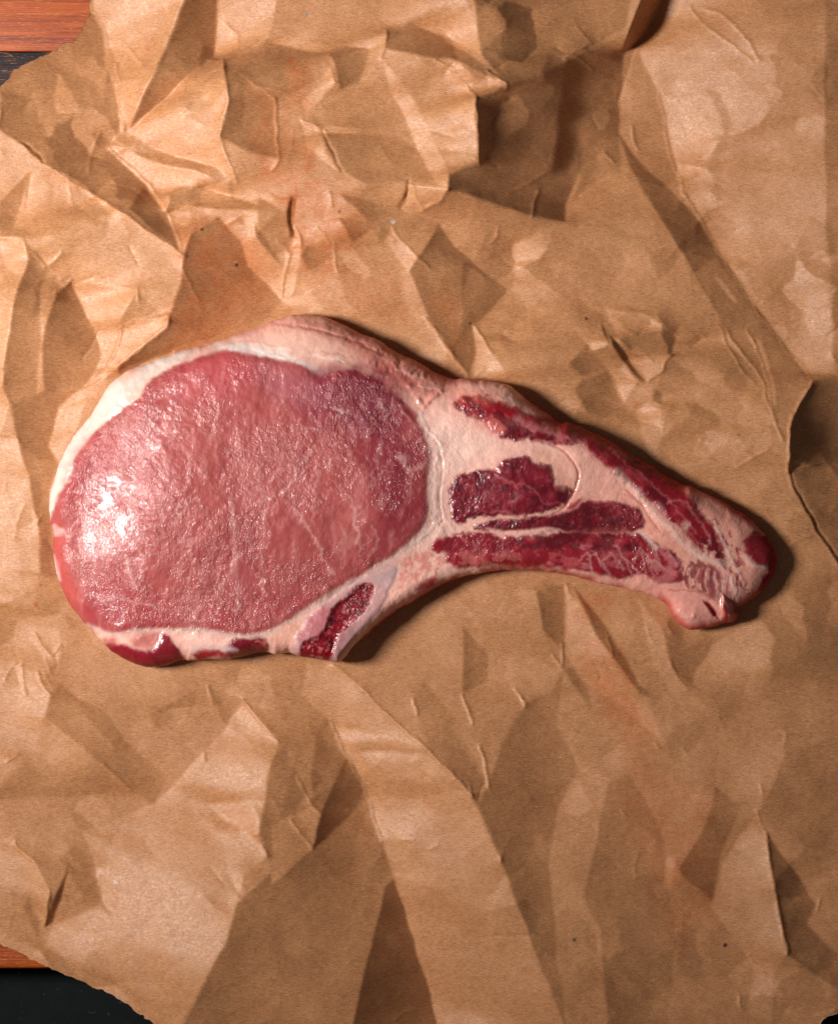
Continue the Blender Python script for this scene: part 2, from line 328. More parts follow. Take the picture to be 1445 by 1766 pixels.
# ------------------------------------------------------------------ crumpled paper: facets traced as (tilt towards the lamp, polygon)
FAC = [
 (.02,[(0,0),(1445,0),(1445,640),(0,640)],90),
 (.05,[(0,222),(45,256),(131,311),(242,391),(322,446),(318,490),(240,500),(110,500),(95,463),(50,410),(17,405),(0,300)]),
 (.12,[(76,284),(131,318),(242,391),(322,446),(318,470),(240,420),(120,350)]),
 (-.40,[(150,-60),(150,5),(172,45),(180,110),(196,150),(207,190),(205,225),(184,250),(250,315),(320,440),(208,367),(131,311),(76,284),(45,256),(0,222),(-60,200),(-60,150),(0,150)]),
 (-.18,[(97,121),(121,152),(138,194),(93,194)]),
 (-.65,[(155,228),(170,226),(190,246),(168,256)]),
 (-.62,[(246,318),(290,367),(320,440),(225,363)]),
 (.62,[(158,-60),(318,-60),(318,0),(256,138),(225,221),(208,215),(199,104),(180,42),(158,0)]),
 (-.55,[(322,-60),(374,-60),(374,0),(367,90),(346,114),(277,173),(225,221),(256,149),(284,87),(322,0)]),
 (.48,[(376,-60),(478,-60),(478,0),(462,62),(385,98),(368,92),(374,0)]),
 (.18,[(478,-60),(644,-60),(658,69),(554,90),(460,66),(478,0)]),
 (.55,[(360,100),(384,107),(398,180),(381,242),(412,318),(294,266),(221,225),(277,176),(346,114)]),
 (.22,[(310,165),(350,160),(375,200),(350,225),(315,205)],20),
 (-.10,[(205,230),(294,263),(377,291),(412,318),(405,332),(346,298),(277,280),(221,256)]),
 (.62,[(187,249),(221,256),(277,280),(346,298),(405,332),(346,322),(294,336),(289,367),(249,311)]),
 (-.42,[(294,336),(346,322),(405,337),(464,363),(380,363),(325,356),(289,368)]),
 (.22,[(290,368),(325,358),(336,398),(325,440),(318,435)]),
 (-.42,[(332,405),(377,374),(429,432),(467,500),(485,520),(440,570),(300,610),(290,565),(318,490),(322,446)]),
 (-.28,[(384,104),(433,149),(478,173),(478,225),(484,277),(440,296),(381,242),(398,180)]),
 (.15,[(381,242),(440,270),(484,277),(470,300),(415,311)]),
 (-.28,[(384,100),(460,69),(500,76),(570,95),(570,130),(500,166),(443,156)]),
 (.05,[(415,311),(484,290),(505,345),(470,362),(420,335)]),
 (.58,[(-60,412),(42,412),(50,450),(45,500),(30,600),(20,700),(0,750),(-60,750)]),
 (-.30,[(52,300),(24,400),(0,405),(0,350)]),
 (-.38,[(45,415),(83,464),(73,500),(79,587),(62,700),(21,700),(10,670),(21,587),(33,516),(52,450)]),
 (.35,[(68,435),(112,437),(83,465)]),
 (-.48,[(100,512),(125,487),(170,583),(174,618),(145,668),(79,678),(79,608),(91,545)]),
 (-.5,[(145,668),(70,680),(30,700),(50,740),(90,730),(100,700)]),
 (.32,[(125,487),(241,500),(206,564),(187,628),(174,597)]),
 (-.28,[(241,504),(276,543),(206,564)]),
 (.42,[(210,562),(291,554),(291,566),(204,635),(154,668),(187,628)]),
 (-.55,[(291,570),(300,560),(340,590),(250,625),(208,650),(201,633)]),
 (.28,[(640,-60),(790,-60),(790,0),(826,97),(765,60),(700,40),(664,50),(644,0)]),
 (.42,[(760,-60),(800,-60),(800,0),(829,97),(770,58)],8),
 (-.35,[(664,55),(706,38),(761,62),(830,114),(872,152),(796,118),(727,100),(664,87)]),
 (-.32,[(802,-60),(1100,-60),(1080,40),(975,97),(950,138),(872,152),(830,97)]),
 (-.48,[(568,93),(599,81),(637,87),(632,118),(623,145),(588,157),(578,114)]),
 (.30,[(571,121),(579,149),(530,197),(522,180)]),
 (-.08,[(526,204),(595,166),(675,156),(751,242),(761,294),(700,240),(560,225)]),
 (.38,[(521,208),(557,228),(564,266),(585,298),(530,256)]),
 (.35,[(561,221),(630,225),(564,239)]),
 (-.25,[(557,235),(630,228),(692,239),(737,270),(751,311),(706,318),(644,329),(588,294)]),
 (.35,[(658,104),(727,194),(772,294),(772,332),(751,318),(699,208),(671,152)]),
 (.22,[(727,194),(755,114),(817,173),(825,270),(761,263)]),
 (.50,[(751,107),(775,104),(874,156),(817,173)]),
 (-.62,[(817,176),(872,156),(950,120),(980,97),(1010,80),(1083,73),(1073,225),(1014,270),(980,346),(975,380),(900,370),(830,350),(772,335),(775,305),(825,287)],7),  # the ridge's cast shadow, put into the shape as a steep slope away
 (-.9,[(825,185),(850,200),(862,250),(826,288)],9),
 (-.85,[(980,100),(1010,84),(1010,200),(980,290),(955,290),(970,180)],16),
 (-.35,[(1003,225),(1073,228),(1078,290),(1040,300),(1000,330),(990,340),(1010,280)],9),
 (-1.6,[(1165,-60),(1130,-60),(1090,40),(1078,75),(1100,68),(1140,20)]),
 (.42,[(706,322),(772,332),(755,352),(727,363),(700,360)]),
 (-.9,[(700,335),(706,322),(703,345),(692,362)]),
 (-.30,[(588,335),(692,363),(755,383),(760,398),(700,400),(640,395)]),
 (-.35,[(587,377),(679,393),(654,435),(604,418)]),
 (.28,[(676,395),(737,460),(708,470),(674,426)]),
 (-.38,[(708,468),(730,430),(755,383),(785,427),(850,479),(878,496),(850,530),(820,560),(825,600),(812,645),(780,610),(740,550)]),
 (.38,[(816,558),(847,607),(875,652),(819,652),(823,607)]),
 (-.7,[(503,340),(512,345),(506,380),(512,410),(500,410),(497,370)]),
 (.48,[(508,397),(519,422),(517,443),(512,472),(500,510),(483,512),(488,468),(500,439)]),
 (-.30,[(517,443),(529,426),(579,435),(577,464),(529,468)]),
 (.12,[(506,393),(537,364),(583,414),(517,422)]),
 (.28,[(396,385),(442,381),(442,410),(488,468),(482,505),(430,460),(412,400)]),
 (-.45,[(442,389),(463,414),(488,460),(475,447),(446,414)]),
 (-.25,[(446,340),(495,370),(497,430),(480,440),(450,400)]),
 (-.05,[(520,480),(640,400),(708,475),(740,555),(690,600),(560,540)]),
 (.04,[(770,385),(990,385),(1080,300),(1118,335),(1200,470),(1240,540),(1060,560),(980,590),(900,640),(850,560),(880,496)],14),
 (-.05,[(1083,80),(1073,228),(1080,294),(1118,332),(1200,440),(1230,410),(1180,311),(1153,194),(1142,149),(1108,80)]),
 (-.34,[(1072,220),(1105,310),(1187,450),(1256,571),(1312,644),(1343,748),(1360,820),(1358,813),(1360,744),(1398,660),(1398,647),(1286,500),(1239,419),(1188,350),(1120,280)],5),
 (-.16,[(1200,470),(1256,571),(1312,644),(1343,748),(1360,800),(1390,670),(1390,650),(1286,520),(1239,439)],8),
 (.22,[(1301,581),(1315,585),(1339,671),(1333,716),(1325,690),(1318,630)],3),
 (.15,[(1232,474),(1245,480),(1275,520),(1262,515)],3),
 (.34,[(1108,80),(1165,-60),(1510,-60),(1510,645),(1398,647),(1286,500),(1239,419),(1180,311),(1153,194),(1142,149)]),
 (.60,[(1146,149),(1200,170),(1240,230),(1225,290),(1180,311),(1160,215)],6),
 (.08,[(1222,145),(1245,150),(1267,208),(1256,230),(1240,180)],4),
 (.18,[(1274,453),(1409,440),(1445,480),(1445,520),(1310,515)]),
 (-.02,[(1422,0),(1510,0),(1510,640),(1440,640),(1424,400)],5),
 (.42,[(1049,533),(1110,540),(1155,568),(1100,572),(1066,580)],5),
 (-.42,[(1066,583),(1101,573),(1215,578),(1187,599),(1153,616),(1083,602)]),
 (.22,[(1087,609),(1160,610),(1118,650)]),
 (-.70,[(1052,575),(1083,616),(1118,658),(1107,658),(1076,623),(1056,599)]),
 (.38,[(990,568),(1035,564),(1045,595),(1018,606)]),
 (-.28,[(983,626),(1011,592),(1045,637),(1004,647)]),
 (-.28,[(1004,654),(1047,640),(1076,692),(1097,720),(1014,713),(990,675)]),
 (.35,[(1101,727),(1111,699),(1142,706),(1135,734)]),
 (.30,[(1049,637),(1080,630),(1100,660),(1080,690)]),
 (-.10,[(1118,655),(1187,600),(1256,590),(1312,650),(1343,748),(1200,760),(1140,700)]),
 (-.4,[(1130,672),(1142,680),(1142,700),(1128,690)],3),
 (.10,[(1209,756),(1270,751),(1300,800),(1240,800)]),
 (-.12,[(1310,845),(1374,852),(1400,905),(1429,948),(1330,900)]),
 (.12,[(-60,742),(31,754),(50,823),(69,918),(71,966),(60,1013),(0,1049),(-60,1050)]),
 (-.45,[(24,699),(71,680),(100,713),(81,768),(102,799),(86,847),(88,918),(102,997),(69,990),(69,918),(50,823),(31,754)]),
 (.25,[(100,704),(152,685),(133,740),(102,794),(81,768)]),
 (-.42,[(-60,1040),(0,1045),(28,1069),(20,1100),(0,1114),(-60,1120)]),
 (-.2,[(60,1030),(104,1035),(100,1066),(68,1062)],5),
 (.06,[(0,1138),(76,1166),(90,1200),(76,1239),(62,1298),(-60,1310),(-60,1140)]),
 (.15,[(50,1100),(88,1131),(104,1111),(98,1140),(86,1150)],3),
 (-.38,[(90,1197),(104,1183),(180,1225),(221,1284),(284,1346),(263,1391),(225,1363),(180,1318),(149,1287),(76,1239)]),
 (-.28,[(256,1232),(304,1208),(336,1187),(339,1215),(322,1239),(270,1256)]),
 (-.32,[(-60,1375),(0,1365),(45,1312),(114,1332),(173,1346),(225,1380),(121,1374),(35,1381)],10),
 (.24,[(391,1253),(481,1277),(460,1400),(464,1470),(425,1500),(412,1553),(394,1619),(346,1698),(311,1766),(290,1840),(270,1766),(190,1690),(75,1640),(90,1600),(180,1560),(160,1480),(140,1440),(266,1391)]),
 (.38,[(391,1253),(422,1208),(481,1277),(471,1311),(450,1353),(400,1370),(370,1330)]),
 (.66,[(363,1391),(429,1381),(450,1412),(446,1440),(398,1422)],5),
 (.42,[(270,1560),(300,1640),(300,1720),(260,1700),(250,1620)],22),
 (-.20,[(130,1455),(155,1490),(185,1570),(150,1560),(110,1480)],9),
 (-1.0,[(121,1491),(87,1598),(78,1598),(90,1550)]),
 (.48,[(31,1460),(62,1484),(87,1536),(78,1595),(55,1553),(52,1501)]),
 (.28,[(-60,1430),(0,1446),(31,1460),(52,1508),(55,1550),(0,1536),(-60,1520)]),
 (-.42,[(42,1564),(52,1553),(69,1598),(66,1622)]),
 (-.45,[(73,1640),(114,1654),(156,1702),(87,1671)]),
 (-.32,[(384,1242),(367,1194),(415,1208),(391,1249)]),
 (-.10,[(415,1206),(520,1204),(485,1275)]),
 (-.32,[(460,1350),(474,1305),(500,1277),(500,1500),(464,1478),(450,1433)]),
 (-.42,[(523,1204),(571,1243),(595,1301),(630,1367),(657,1454),(709,1612),(754,1766),(775,1840),(300,1840),(320,1766),(350,1698),(394,1619),(412,1553),(470,1500),(480,1450),(500,1330),(530,1230)]),
 (-.08,[(485,1275),(520,1205),(560,1235),(545,1270),(543,1330),(537,1387),(515,1340)]),
 (-.05,[(470,1420),(505,1405),(539,1463),(470,1522)]),
 (-.02,[(503,1410),(537,1390),(560,1405),(540,1462),(520,1440)]),
 (-.38,[(578,1250),(600,1300),(540,1380),(537,1330),(548,1280)]),
 (-.58,[(600,1305),(636,1380),(600,1415),(540,1462),(556,1400)]),
 (-.62,[(664,1536),(680,1522),(712,1612),(754,1766),(775,1840),(590,1840),(608,1766),(636,1647)]),
 (.34,[(530,1142),(575,1146),(616,1180),(671,1236),(737,1291),(810,1364),(862,1474),(900,1580),(930,1657),(934,1674),(970,1766),(990,1840),(775,1840),(754,1766),(709,1612),(677,1500),(657,1454),(630,1367),(595,1301),(571,1243),(523,1201)]),
 (.20,[(530,1142),(575,1146),(616,1180),(671,1236),(725,1283),(650,1265),(590,1252),(523,1201)]),
 (.50,[(590,1255),(635,1260),(680,1275),(610,1275)],5),
 (.16,[(605,1278),(737,1291),(720,1296),(608,1297)],4),
 (.52,[(606,1300),(660,1300),(645,1330),(622,1335)],6),
 (.20,[(630,1350),(720,1345),(790,1360),(700,1380),(640,1372)],7),
 (-.25,[(713,1208),(727,1260),(744,1291),(810,1360),(841,1353),(827,1288),(789,1239),(727,1170)]),
 (-.02,[(789,1235),(827,1288),(841,1350),(815,1300),(780,1250)],4),
 (-.42,[(796,1080),(841,1132),(841,1177),(799,1194)]),
 (-.04,[(841,1177),(882,1170),(907,1211),(862,1288),(817,1246),(799,1198)]),
 (-.36,[(907,1211),(950,1195),(975,1161),(960,1250),(1000,1330),(960,1400),(945,1500),(960,1620),(1000,1840),(990,1840),(970,1766),(934,1674),(930,1657),(862,1474),(815,1370),(845,1360),(862,1288)]),
 (.06,[(880,1120),(972,1157),(903,1222),(870,1170)]),
 (-.42,[(975,1157),(990,1153),(1017,1191),(1017,1221)]),
 (-.38,[(923,1018),(972,1010),(970,1123),(934,1086)]),
 (.20,[(975,1010),(1032,1089),(1077,1157),(1111,1195),(1145,1281),(1077,1221),(1013,1180),(972,1123)]),
 (-.38,[(987,1010),(1051,1086),(1104,1180),(1141,1206),(1104,1195),(1066,1146),(1024,1086)]),
 (.15,[(1100,1029),(1141,1086),(1156,1153),(1179,1187),(1239,1240),(1160,1200),(1120,1130)]),
 (-.28,[(1141,1086),(1156,1153),(1190,1180),(1250,1140),(1230,1100),(1160,1060)]),
 (.10,[(1232,1108),(1315,1070),(1334,1104),(1326,1165),(1307,1199),(1202,1191),(1194,1168)]),
 (-.20,[(1315,1070),(1334,1104),(1326,1165),(1510,1180),(1510,1100),(1360,1060)]),
 (.06,[(1239,1244),(1345,1221),(1358,1293),(1307,1395),(1236,1361)]),
 (-.24,[(1358,1293),(1510,1250),(1510,1500),(1340,1440),(1307,1400)]),
 (-.24,[(1164,1251),(1202,1244),(1221,1259),(1164,1319),(1141,1293)]),
 (-.3,[(920,1280),(960,1300),(985,1340),(950,1330)],6),
 (-.05,[(965,1400),(1040,1330),(1021,1460),(1002,1550),(1038,1647),(1050,1766),(1040,1840),(1000,1840),(975,1766),(955,1600)]),
 (-.28,[(1028,1453),(1049,1352),(1083,1335),(1139,1422),(1153,1529),(1166,1602),(1153,1766),(1150,1840),(1052,1840),(1035,1602),(1002,1543)]),
 (-.38,[(1236,1359),(1277,1387),(1246,1474),(1229,1560),(1170,1500),(1215,1430)]),
 (.26,[(1294,1418),(1322,1453),(1357,1647),(1336,1681),(1333,1766),(1284,1750),(1308,1681),(1291,1654),(1229,1564),(1250,1491)]),
 (-.48,[(1322,1436),(1395,1536),(1409,1567),(1391,1598),(1510,1700),(1500,1750),(1357,1647),(1336,1543)]),
 (.05,[(1357,1650),(1445,1720),(1410,1840),(1335,1840),(1336,1681)]),
 (-.30,[(1358,812),(1510,780),(1510,1010),(1447,975),(1404,912),(1372,856)],5),
 (-.58,[(1405,655),(1445,645),(1510,643),(1510,800),(1450,798),(1410,806),(1380,800),(1358,815),(1357,760),(1362,730),(1376,700),(1390,675)],2.2),
 (.2,[(1150,1480),(1166,1482),(1160,1530),(1148,1530)],5),
]
CREASE = [(3.4,2.6,[(1400,656),(1386,680),(1372,704),(1360,732),(1356,765),(1355,812)]),(1.6,2.2,[(1355,812),(1364,838),(1374,858),(1404,912),(1429,948),(1450,980)]),(-2.0,2.2,[(1361,812),(1370,838),(1380,856),(1410,910),(1435,946),(1456,978)]),
(1.1,3.2,[(1142,149),(1153,194),(1180,311),(1239,419),(1286,500),(1340,575),(1398,647)]),
  # fine raised (or sunk) crease lines: height, width, points
 (2.2,3,[(40,250),(76,284),(131,318),(208,367),(322,446)]),(2.5,3,[(199,104),(207,190),(210,222)]),(2.0,3,[(384,104),(398,180),(381,242),(412,318)]),
 (2.0,3,[(184,250),(249,311),(290,367),(318,440)]),(-2.5,3,[(40,247),(60,258),(78,282)]),(1.6,2.5,[(360,100),(384,107),(390,130)]),
 (2.0,3,[(478,173),(478,225),(484,277),(470,300)]),(1.5,2.5,[(440,150),(478,173)]),(2.2,3,[(664,50),(668,60),(658,104)]),
 (2.0,3,[(571,121),(579,149)]),(2.0,2.5,[(521,208),(557,228),(564,239)]),(-2.5,3,[(557,228),(566,250),(590,298)]),
 (2.5,3,[(817,173),(825,230),(826,287)]),(2.5,3,[(751,107),(790,135),(817,173)]),(2.5,3,[(817,176),(872,156),(840,130)]),
 (2.6,3,[(727,363),(755,352),(772,332)]),(1.8,2.5,[(710,324),(718,345),(727,361)]),(-3.0,3,[(706,318),(700,340),(692,362)]),
 (2.5,3,[(508,397),(519,422),(500,439),(488,480),(484,508)]),(-3,3,[(505,350),(502,385),(510,410)]),
 (1.6,2.5,[(579,420),(577,450),(582,470)]),(2.0,2.5,[(676,395),(700,425),(737,460)]),(2.0,3,[(735,550),(770,600),(806,648)]),(2.2,2.5,[(820,565),(835,585),(845,605)]),
 (1.8,3,[(975,97),(1000,80),(1040,60)]),(2.0,2.5,[(1180,300),(1180,325),(1186,330)]),(1.8,3,[(1220,5),(1265,30),(1312,100)]),(1.5,3,[(1195,0),(1230,45),(1300,100)]),
 (2.2,2.5,[(1066,583),(1101,573),(1160,572),(1215,580)]),(2.0,2.5,[(1087,609),(1110,612),(1125,620)]),(2.4,2.5,[(1118,655),(1140,640),(1153,616),(1190,598)]),(2.0,2.5,[(1018,606),(1045,600)]),(1.8,2.5,[(1035,562),(1045,590)]),
 (1.8,2.5,[(1256,571),(1285,610),(1312,650),(1330,720),(1345,760)]),(1.6,2,[(1300,580),(1320,640),(1330,710)]),(1.6,2,[(1290,570),(1310,600)]),(1.5,2,[(1240,560),(1275,630),(1300,660)]),
 (1.8,2.5,[(1209,756),(1212,760),(1270,751)]),(1.5,2.5,[(1270,805),(1320,775)]),
 (2.2,2.5,[(83,464),(62,440)]),(2.0,2.5,[(83,464),(100,450),(112,437)]),(2.2,2.5,[(99,508),(104,500),(126,485)]),(2.2,3,[(206,566),(225,558),(290,548)]),(2.4,3,[(187,628),(205,600),(210,566)]),(2.6,3,[(204,635),(250,600),(291,566),(296,550)]),(2,2.5,[(242,498),(244,520)]),
 (2.0,2.5,[(10,748),(28,752),(34,762)]),(2.0,2.5,[(60,885),(68,895),(64,905),(72,890)]),(1.8,2.5,[(60,1090),(88,1131),(104,1111)]),(2.0,2.5,[(66,1160),(74,1178),(90,1200)]),(2.2,2.5,[(15,1312),(35,1300)]),
 (1.8,2.5,[(180,1318),(200,1340),(225,1363)]),(2.0,2.5,[(357,1185),(367,1215)]),(2.4,2.5,[(418,1206),(440,1235),(481,1277)]),(2.2,2.5,[(440,1435),(455,1455),(464,1472)]),(2,2.5,[(352,1300),(354,1312)]),
 (2.4,2.5,[(28,1450),(31,1460),(62,1484)]),(2.2,2.5,[(87,1536),(78,1597)]),(-2.2,2.5,[(92,1545),(82,1598)]),
 (2.0,2.5,[(515,1340),(537,1387),(552,1400)]),(2.0,2.5,[(503,1410),(520,1435),(540,1462)]),(2.0,3,[(571,1243),(595,1301),(630,1367),(657,1454)]),(2.4,3,[(575,1148),(616,1180),(671,1236),(737,1291),(812,1366)]),
 (2.2,2.5,[(713,1208),(720,1230)]),(2.4,2.5,[(796,1198),(805,1220),(817,1246)]),(2.6,2.5,[(827,1288),(838,1320),(841,1353)]),(2.0,2.5,[(810,1352),(814,1372)]),(1.8,2.5,[(862,1474),(864,1480)]),(2.0,2.5,[(890,1190),(907,1211)]),
 (2.4,2.5,[(955,1130),(970,1150),(970,1110)]),(2.0,2.5,[(975,1010),(985,1030)]),(2.2,2.5,[(900,1200),(905,1218)]),(1.6,2.5,[(1156,1140),(1175,1180),(1200,1190)]),(1.8,2.5,[(1130,1282),(1138,1290)]),(1.6,2,[(1180,1290),(1186,1300)]),(1.6,2.5,[(1310,1355),(1314,1370)]),(2.0,2.5,[(1303,1398),(1312,1420),(1322,1445)]),
 (2.2,3,[(1322,1453),(1335,1540),(1357,1647)]),(2.2,2.5,[(1293,1648),(1300,1660)]),(2.0,2.5,[(1275,1720),(1280,1740)]),(1.5,2,[(1070,1398),(1080,1408)]),(1.6,2,[(740,1462),(755,1460)]),(1.5,2,[(693,1448),(715,1450)]),
 (1.8,2.5,[(1412,1570),(1416,1555)]),
]
STAIN = [ # reddish soaked patches: colour multiplier, softness, polygon
 ((1.0,.74,.62),34,[(320,400),(400,380),(450,440),(470,520),(420,570),(300,610),(300,540),(315,480)]),
 ((1.0,.80,.70),26,[(430,160),(480,170),(520,300),(600,330),(640,400),(560,470),(500,430),(470,350),(440,300)]),
 ((.95,.66,.52),6,[(505,332),(522,330),(518,350),(505,372),(498,360)]),
 ((.98,.74,.62),7,[(515,270),(540,262),(545,290),(530,310),(518,295)]),
 ((.97,.74,.62),7,[(1060,1120),(1090,1150),(1105,1185),(1120,1200),(1085,1190),(1065,1150)]),
 ((1.0,.78,.66),22,[(1000,1090),(1060,1130),(1110,1230),(1140,1290),(1090,1290),(1040,1220),(1010,1150)]),
 ((1.0,.84,.76),30,[(1080,1290),(1230,1380),(1240,1560),(1180,1640),(1120,1500),(1060,1380)]),
 ((1.0,.84,.74),20,[(760,480),(800,540),(800,620),(770,590),(745,520)]),
 ((1.0,.86,.78),25,[(520,430),(700,480),(720,560),(600,540),(520,500)]),
 ((1.0,.80,.70),16,[(1000,1020),(1060,1030),(1030,1070),(990,1060)]),
 ((1.0,.78,.68),10,[(505,105),(545,110),(540,180),(505,200)]),
]
PAPER = [(150,-90),(152,-10),(150,8),(147,21),(141,34),(136,46),(126,60),(119,70),(108,70),(100,76),(90,84),(80,90),(68,94),(59,100),(48,107),(38,111),(28,117),(21,121),(16,132),(10,142),(0,152),(-40,185),(-90,200),(-90,1590),(-30,1612),(0,1626),(21,1636),(30,1637),(52,1653),(66,1657),(80,1664),(104,1678),(122,1684),(138,1692),(160,1704),(180,1709),(203,1721),(221,1730),(232,1743),(255,1757),(270,1766),(330,1815),(700,1835),(1380,1835),(1400,1790),(1419,1764),(1429,1754),(1445,1749),(1500,1730),(1535,1700),(1535,-90)]

G = 2.5
u0, v0 = -87.5, -87.5
nx, ny = int((1532 - u0) / G) + 1, int((1835 - v0) / G) + 1
U, V = np.meshgrid(u0 + np.arange(nx) * G, v0 + np.arange(ny) * G)

def paper_field():
    wu = fbm(U, V, 60, 5, 3) * 3.0; wv = fbm(U, V, 60, 25, 3) * 3.0
    X, Y = U + wu, V + wv
    s = np.zeros_like(U) - 0.04
    sv = np.exp(0.9 * fbm(U, V, 110, 401, 3) - 0.15) * (1 + 1.1 * smooth(1000, 1200, V) * smooth(1330, 1230, V + 0 * U) + .5 * smooth(1200, 1300, V))
    for f in FAC:
        v, P = f[0], f[1]; soft = f[2] if len(f) > 2 else 2.6
        m = boxed(X, Y, P, soft * 2 + 12)
        d = sdf(X[m], Y[m], np.array(P, float))
        sl_ = np.clip(soft * sv[m] * .65, 1.5, 20)
        k = smooth(-sl_, sl_, d)
        xs = [q[0] for q in P]; t_ = np.clip((X[m] - min(xs)) / (max(xs) - min(xs)), 0, 1)
        if v < -.2 and min(q[1] for q in P) > 1030 and v > -.5: v = v * .72
        big = min(1, (max(xs) - min(xs)) / 60)                   # a fold bends: steepest next to its ridge
        vv = v * (1 + big * ((.32 - .62 * t_) if v < -.2 else (-.25 + .45 * t_) if v > .2 and max(xs) - min(xs) < 300 else 0))
        s[m] = s[m] * (1 - k) + vv * k
    s *= np.where(s < 0, 1.25, 0.86)
    # unplanned small facets, as crumpled sheet between the traced ones
    R = np.random.RandomState(3)
    for cell, amp in ((95, .05), (42, .10)):
        pts = np.stack([R.uniform(u0, 1540, 400 if cell > 60 else 1500), R.uniform(v0, 1840, 400 if cell > 60 else 1500)], 1)
        val = R.normal(0, 1, len(pts))
        # nearest cell lookup through a coarse bucket grid
        best = np.full(U.shape, 1e9); out = np.zeros(U.shape)
        wx = U + fbm(U, V, 50, 40, 3) * 14; wy = V + fbm(U, V, 50, 60, 3) * 14
        for (a, b), q in zip(pts, val):
            i0 = max(int((b - v0 - 2.2 * cell) / G), 0); i1 = int((b - v0 + 2.2 * cell) / G) + 1
            j0 = max(int((a - u0 - 2.2 * cell) / G), 0); j1 = int((a - u0 + 2.2 * cell) / G) + 1
            sl = (slice(i0, i1), slice(j0, j1))
            d = (wx[sl] - a) ** 2 + (wy[sl] - b) ** 2
            mm = d < best[sl]
            best[sl] = np.where(mm, d, best[sl]); out[sl] = np.where(mm, q, out[sl])
        s += out * amp * (1 - .45 * smooth(1000, 1200, V)) * (.35 + 1.1 * smooth(-.2, .6, fbm(U, V, 170, 71 + int(cell), 3)))
    s += fbm(U, V, 150, 88, 3) * 0.10 + fbm(U, V, 55, 98, 3) * 0.07 + fbm(U, V, 16, 77, 3) * 0.03
    s -= 0.07 * np.exp(-((U - 960) ** 2 / 260 ** 2 + (V - 470) ** 2 / 130 ** 2))
    return s

def solve_height(s):
    PX, PY = 64, 64
    H, W = s.shape[0] + 2 * PY, s.shape[1] + 2 * PX
    sp = np.zeros((H, W)); sp[PY:-PY, PX:-PX] = s
    d, ins = segdist(U, V, OUTC)
    sd = np.where(ins, d, -d)
    wz = np.zeros((H, W)); wz[PY:-PY, PX:-PX] = 0.004 * smooth(-14, 12, sd)
    # direction in which the lamp's light travels, at each spot of the sheet
    uu = u0 + (np.arange(W) - PX) * G; vv = v0 + (np.arange(H) - PY) * G
    dx, dy = np.meshgrid((uu - CX) * S - LP[0], (vv - CY) * S + LP[1])
    ln = np.hypot(dx, dy); lx, ly = dx / ln, dy / ln
    a0, b0 = 0.985, 0.02
    kx = 2 * np.pi * np.fft.rfftfreq(W, G)[None, :]; ky = 2 * np.pi * np.fft.fftfreq(H, G)[:, None]
    kl = kx * a0 + ky * b0; kp = -kx * b0 + ky * a0
    mu = 7e-6
    den = kl ** 2 + 0.035 * kp ** 2 + mu
    F, Fi = np.fft.rfft2, lambda q: np.fft.irfft2(q, s=(H, W))
    DT = lambda q: Fi(-1j * (kx * F(lx * q) + ky * F(ly * q)))
    rhs = DT(sp)
    den0 = 0.035 * (kx ** 2 + ky ** 2) + mu
    def A(z):
        zf = F(z); d = lx * Fi(1j * kx * zf) + ly * Fi(1j * ky * zf)
        return DT(d) + Fi(den0 * zf) + wz * z
    Mi = lambda r: np.fft.irfft2(np.fft.rfft2(r) / (den + 2e-4), s=(H, W))
    z = np.zeros((H, W)); r = rhs - A(z); y = Mi(r); p = y.copy(); ry = (r * y).sum()
    for it in range(60):
        Ap = A(p); al = ry / (p * Ap).sum(); z += al * p; r -= al * Ap
        y = Mi(r); rn = (r * y).sum(); p = y + rn / ry * p; ry = rn
    return z[PY:-PY, PX:-PX], sd

SF = paper_field()
Z, CHOPD = solve_height(SF)
# short straight secondary creases between the traced ones
RC = np.random.RandomState(19)
dens = fbm(U, V, 150, 633, 3)
n_ = 0
while n_ < 115:
    a, b = RC.uniform(-40, 1490), RC.uniform(-40, 1800)
    if dens[int((b - v0) / G), int((a - u0) / G)] < RC.uniform(-.5, .5): continue
    n_ += 1
    L = RC.gamma(2.2, 13) + 10; an = RC.uniform(0, math.pi); k = RC.normal(0, .35)
    P = [(a, b), (a + L * .5 * math.cos(an), b + L * .5 * math.sin(an)), (a + L * (.5 * math.cos(an) + .5 * math.cos(an + k)), b + L * (.5 * math.sin(an) + .5 * math.sin(an + k)))]
    m = boxed(U, V, P, 42)
    d, _ = segdist(U[m] + vnoise(U[m], V[m], 11, 5) * 1.2, V[m] + vnoise(U[m], V[m], 11, 6) * 1.2, P, closed=False)
    h = RC.choice([1, 1, 1, -1]) * RC.uniform(.6, 1.7) * (.7 if b > 1150 else 1)
    Z[m] += h * (.55 * np.exp(-(d / 2.4) ** 2) + .9 * np.exp(-d / RC.uniform(6, 13)))
for h, wd, P in CREASE:
    m = boxed(U, V, P, 30)
    X = U[m] + fbm(U[m], V[m], 18, 9, 2) * 2.0; Y = V[m] + fbm(U[m], V[m], 18, 19, 2) * 2.5
    d, _ = segdist(X, Y, catmull(P, 4, False), closed=False)
    Z[m] += h * (0.7 * np.exp(-(d / (wd * .85)) ** 2) + .5 * np.exp(-d / 7))
Z -= np.maximum(Z - 2, 0) * smooth(-12, 10, CHOPD)      # nothing pokes up through the chop
print('paper height range', Z.min(), Z.max(), 'under chop', np.abs(Z[CHOPD > 0]).max())

def sample(Zf, u, v):
    a = np.clip((u - u0) / G, 0, nx - 1.001); b = np.clip((v - v0) / G, 0, ny - 1.001)
    i = a.astype(int); j = b.astype(int); fa = a - i; fb = b - j
    return (Zf[j, i] * (1 - fa) + Zf[j, i + 1] * fa) * (1 - fb) + (Zf[j + 1, i] * (1 - fa) + Zf[j + 1, i + 1] * fa) * fb

